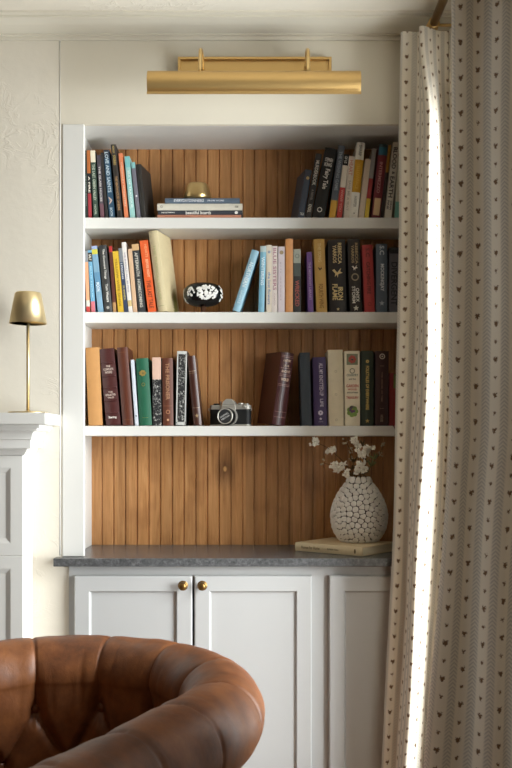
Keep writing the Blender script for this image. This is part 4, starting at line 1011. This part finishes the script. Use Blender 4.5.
fs = [(i*NQ+j, i*NQ+j+1, (i+1)*NQ+j+1, (i+1)*NQ+j) for i in range(NP-1) for j in range(NQ-1)]
fs += [(i*NQ+NQ-1, i*NQ, (i+1)*NQ, (i+1)*NQ+NQ-1) for i in range(NP-1)]
fs += [tuple(range(NQ)), tuple(reversed(range((NP-1)*NQ, NP*NQ)))]
MB().add(vs, fs, 0, True).build('upholstered_shell', LEATHER, chair)
def on_shell(s, z, dn):
    i = min(range(NP), key=lambda k: abs(SL[k]-s)); j = min(range(TOPI), key=lambda k: abs(prof[k].y-z))
    t = (path[min(i+1, NP-1)]-path[max(0, i-1)]).normalized(); out = Vector((t.y, -t.x, 0))
    a, b = prof[j-1], prof[j+1]; tg = (b-a).normalized(); nrm = Vector((-tg.y, tg.x, 0)); q = prof[j]+nrm*(dents(i, j)+dn)
    return path[i]+out*q.x+Vector((0, 0, q.y)), (out*nrm.x+Vector((0, 0, nrm.y))).normalized()
BT = MB().lathe([(.0001, -.006), (.0115, -.006), (.0125, -.001), (.0108, .0032), (.006, .0055), (.0001, .0062)], 18)
src = None
k = 0
rows = [(S0+n_*SP, ZB) for n_ in range(12)]+[(S0+(n_+.5)*SP, ZB2) for n_ in range(-1, 12)]
for s_, z_ in rows:
    if s_ < .08 or s_ > SL[-1]-.08: continue
    p, n_ = on_shell(s_, z_, .009)
    if src is None: b = src = BT.build('button', LEATHER, chair)
    else: b = src.copy(); COL.objects.link(b); b.parent = chair
    b.matrix_local = Matrix.Translation(p) @ n_.to_track_quat('Z', 'Y').to_matrix().to_4x4()
# seat, base and feet
mb = MB(); n_ = 64; vs = []; fs = []; ring = []
inner = [path[i] for i in range(0, NP, 8)]
cen = Vector((-.02, -.22, 0))
def shrink(p, k): return cen+(p-cen)*k
lay = [(.80, .24), (.815, .26), (.82, .36), (.805, .40), (.76, .425), (.6, .44), (.3, .448)]
m = len(inner)
for k_, z_ in lay: vs += [tuple(shrink(p, k_))[:2]+(z_,) for p in inner]
for a in range(len(lay)-1):
    for i in range(m): fs.append((a*m+i, a*m+(i+1) % m, (a+1)*m+(i+1) % m, (a+1)*m+i))
fs += [tuple(reversed(range(m))), tuple(range((len(lay)-1)*m, len(lay)*m))]
MB().add(vs, fs, 0, True).build('seat_cushion', LEATHER, chair)
mb = MB(); vs = [tuple(shrink(p, .98))[:2]+(.12,) for p in inner]+[tuple(shrink(p, .86))[:2]+(.2395,) for p in inner]
MB().add(vs, [(i, (i+1) % m, m+(i+1) % m, m+i) for i in range(m)]+[tuple(reversed(range(m))), tuple(range(m, 2*m))]).build('base_frame', LEATHER, chair)
for fx, fy in ((.24, .22), (-.27, .22), (.17, -.62), (-.40, -.62)):
    MB().lathe([(.0001, 0), (.016, 0), (.020, .02), (.026, .05), (.022, .09), (.030, .1205), (.0001, .1205)], 24, 0, Matrix.Translation((fx, fy, 0))).build('leg', paint('#2c1a10', .35), chair)

# ================================================================= light and camera
w = bpy.data.worlds.new('daylight'); SC.world = w; w.use_nodes = True
nt = w.node_tree; bg = nt.nodes['Background']; bg.inputs[0].default_value = WORLD_COL; bg.inputs[1].default_value = WORLD
def area(name, loc, target, sx, sy, power, col):
    l = bpy.data.lights.new(name, 'AREA'); l.shape = 'RECTANGLE'; l.size = sx; l.size_y = sy; l.energy = power; l.color = col
    o = bpy.data.objects.new(name, l); COL.objects.link(o); o.location = loc
    o.rotation_euler = (Vector(target)-Vector(loc)).to_track_quat('-Z', 'Y').to_euler(); return o
area('window_daylight', (XW+.8, -.84, 1.42), (XW-1.5, -.45, 1.2), 1.25, 2.0, WIN, (.98, .99, 1.0))
area('warm_fill', (-1.0, -2.6, 2.50), (-1.0, -2.4, 0), .9, .9, ROOM, (1.0, .80, .58))  # added warm fill from above, no ceiling fixture here
cm = bpy.data.cameras.new('camera'); co = bpy.data.objects.new('camera', cm); COL.objects.link(co); SC.camera = co
co.location = (0, -D0, ZC); co.rotation_euler = (PI/2, 0, 0)
cm.sensor_fit = 'VERTICAL'; cm.sensor_height = 36; cm.lens = F/768*36; cm.shift_y = (HY-384)/768; cm.clip_start = .05
cm.dof.use_dof = True; cm.dof.focus_distance = 3.02; cm.dof.aperture_fstop = 9.0
SC.view_settings.view_transform = 'Standard'; SC.view_settings.look = 'None'; SC.view_settings.exposure = EXPO; SC.view_settings.gamma = 1
SC.view_settings.use_curve_mapping = False
SC.cycles.use_denoising = True
SC.cycles.max_bounces = 10; SC.cycles.diffuse_bounces = 6; SC.cycles.transparent_max_bounces = 12; SC.cycles.caustics_reflective = False; SC.cycles.caustics_refractive = False
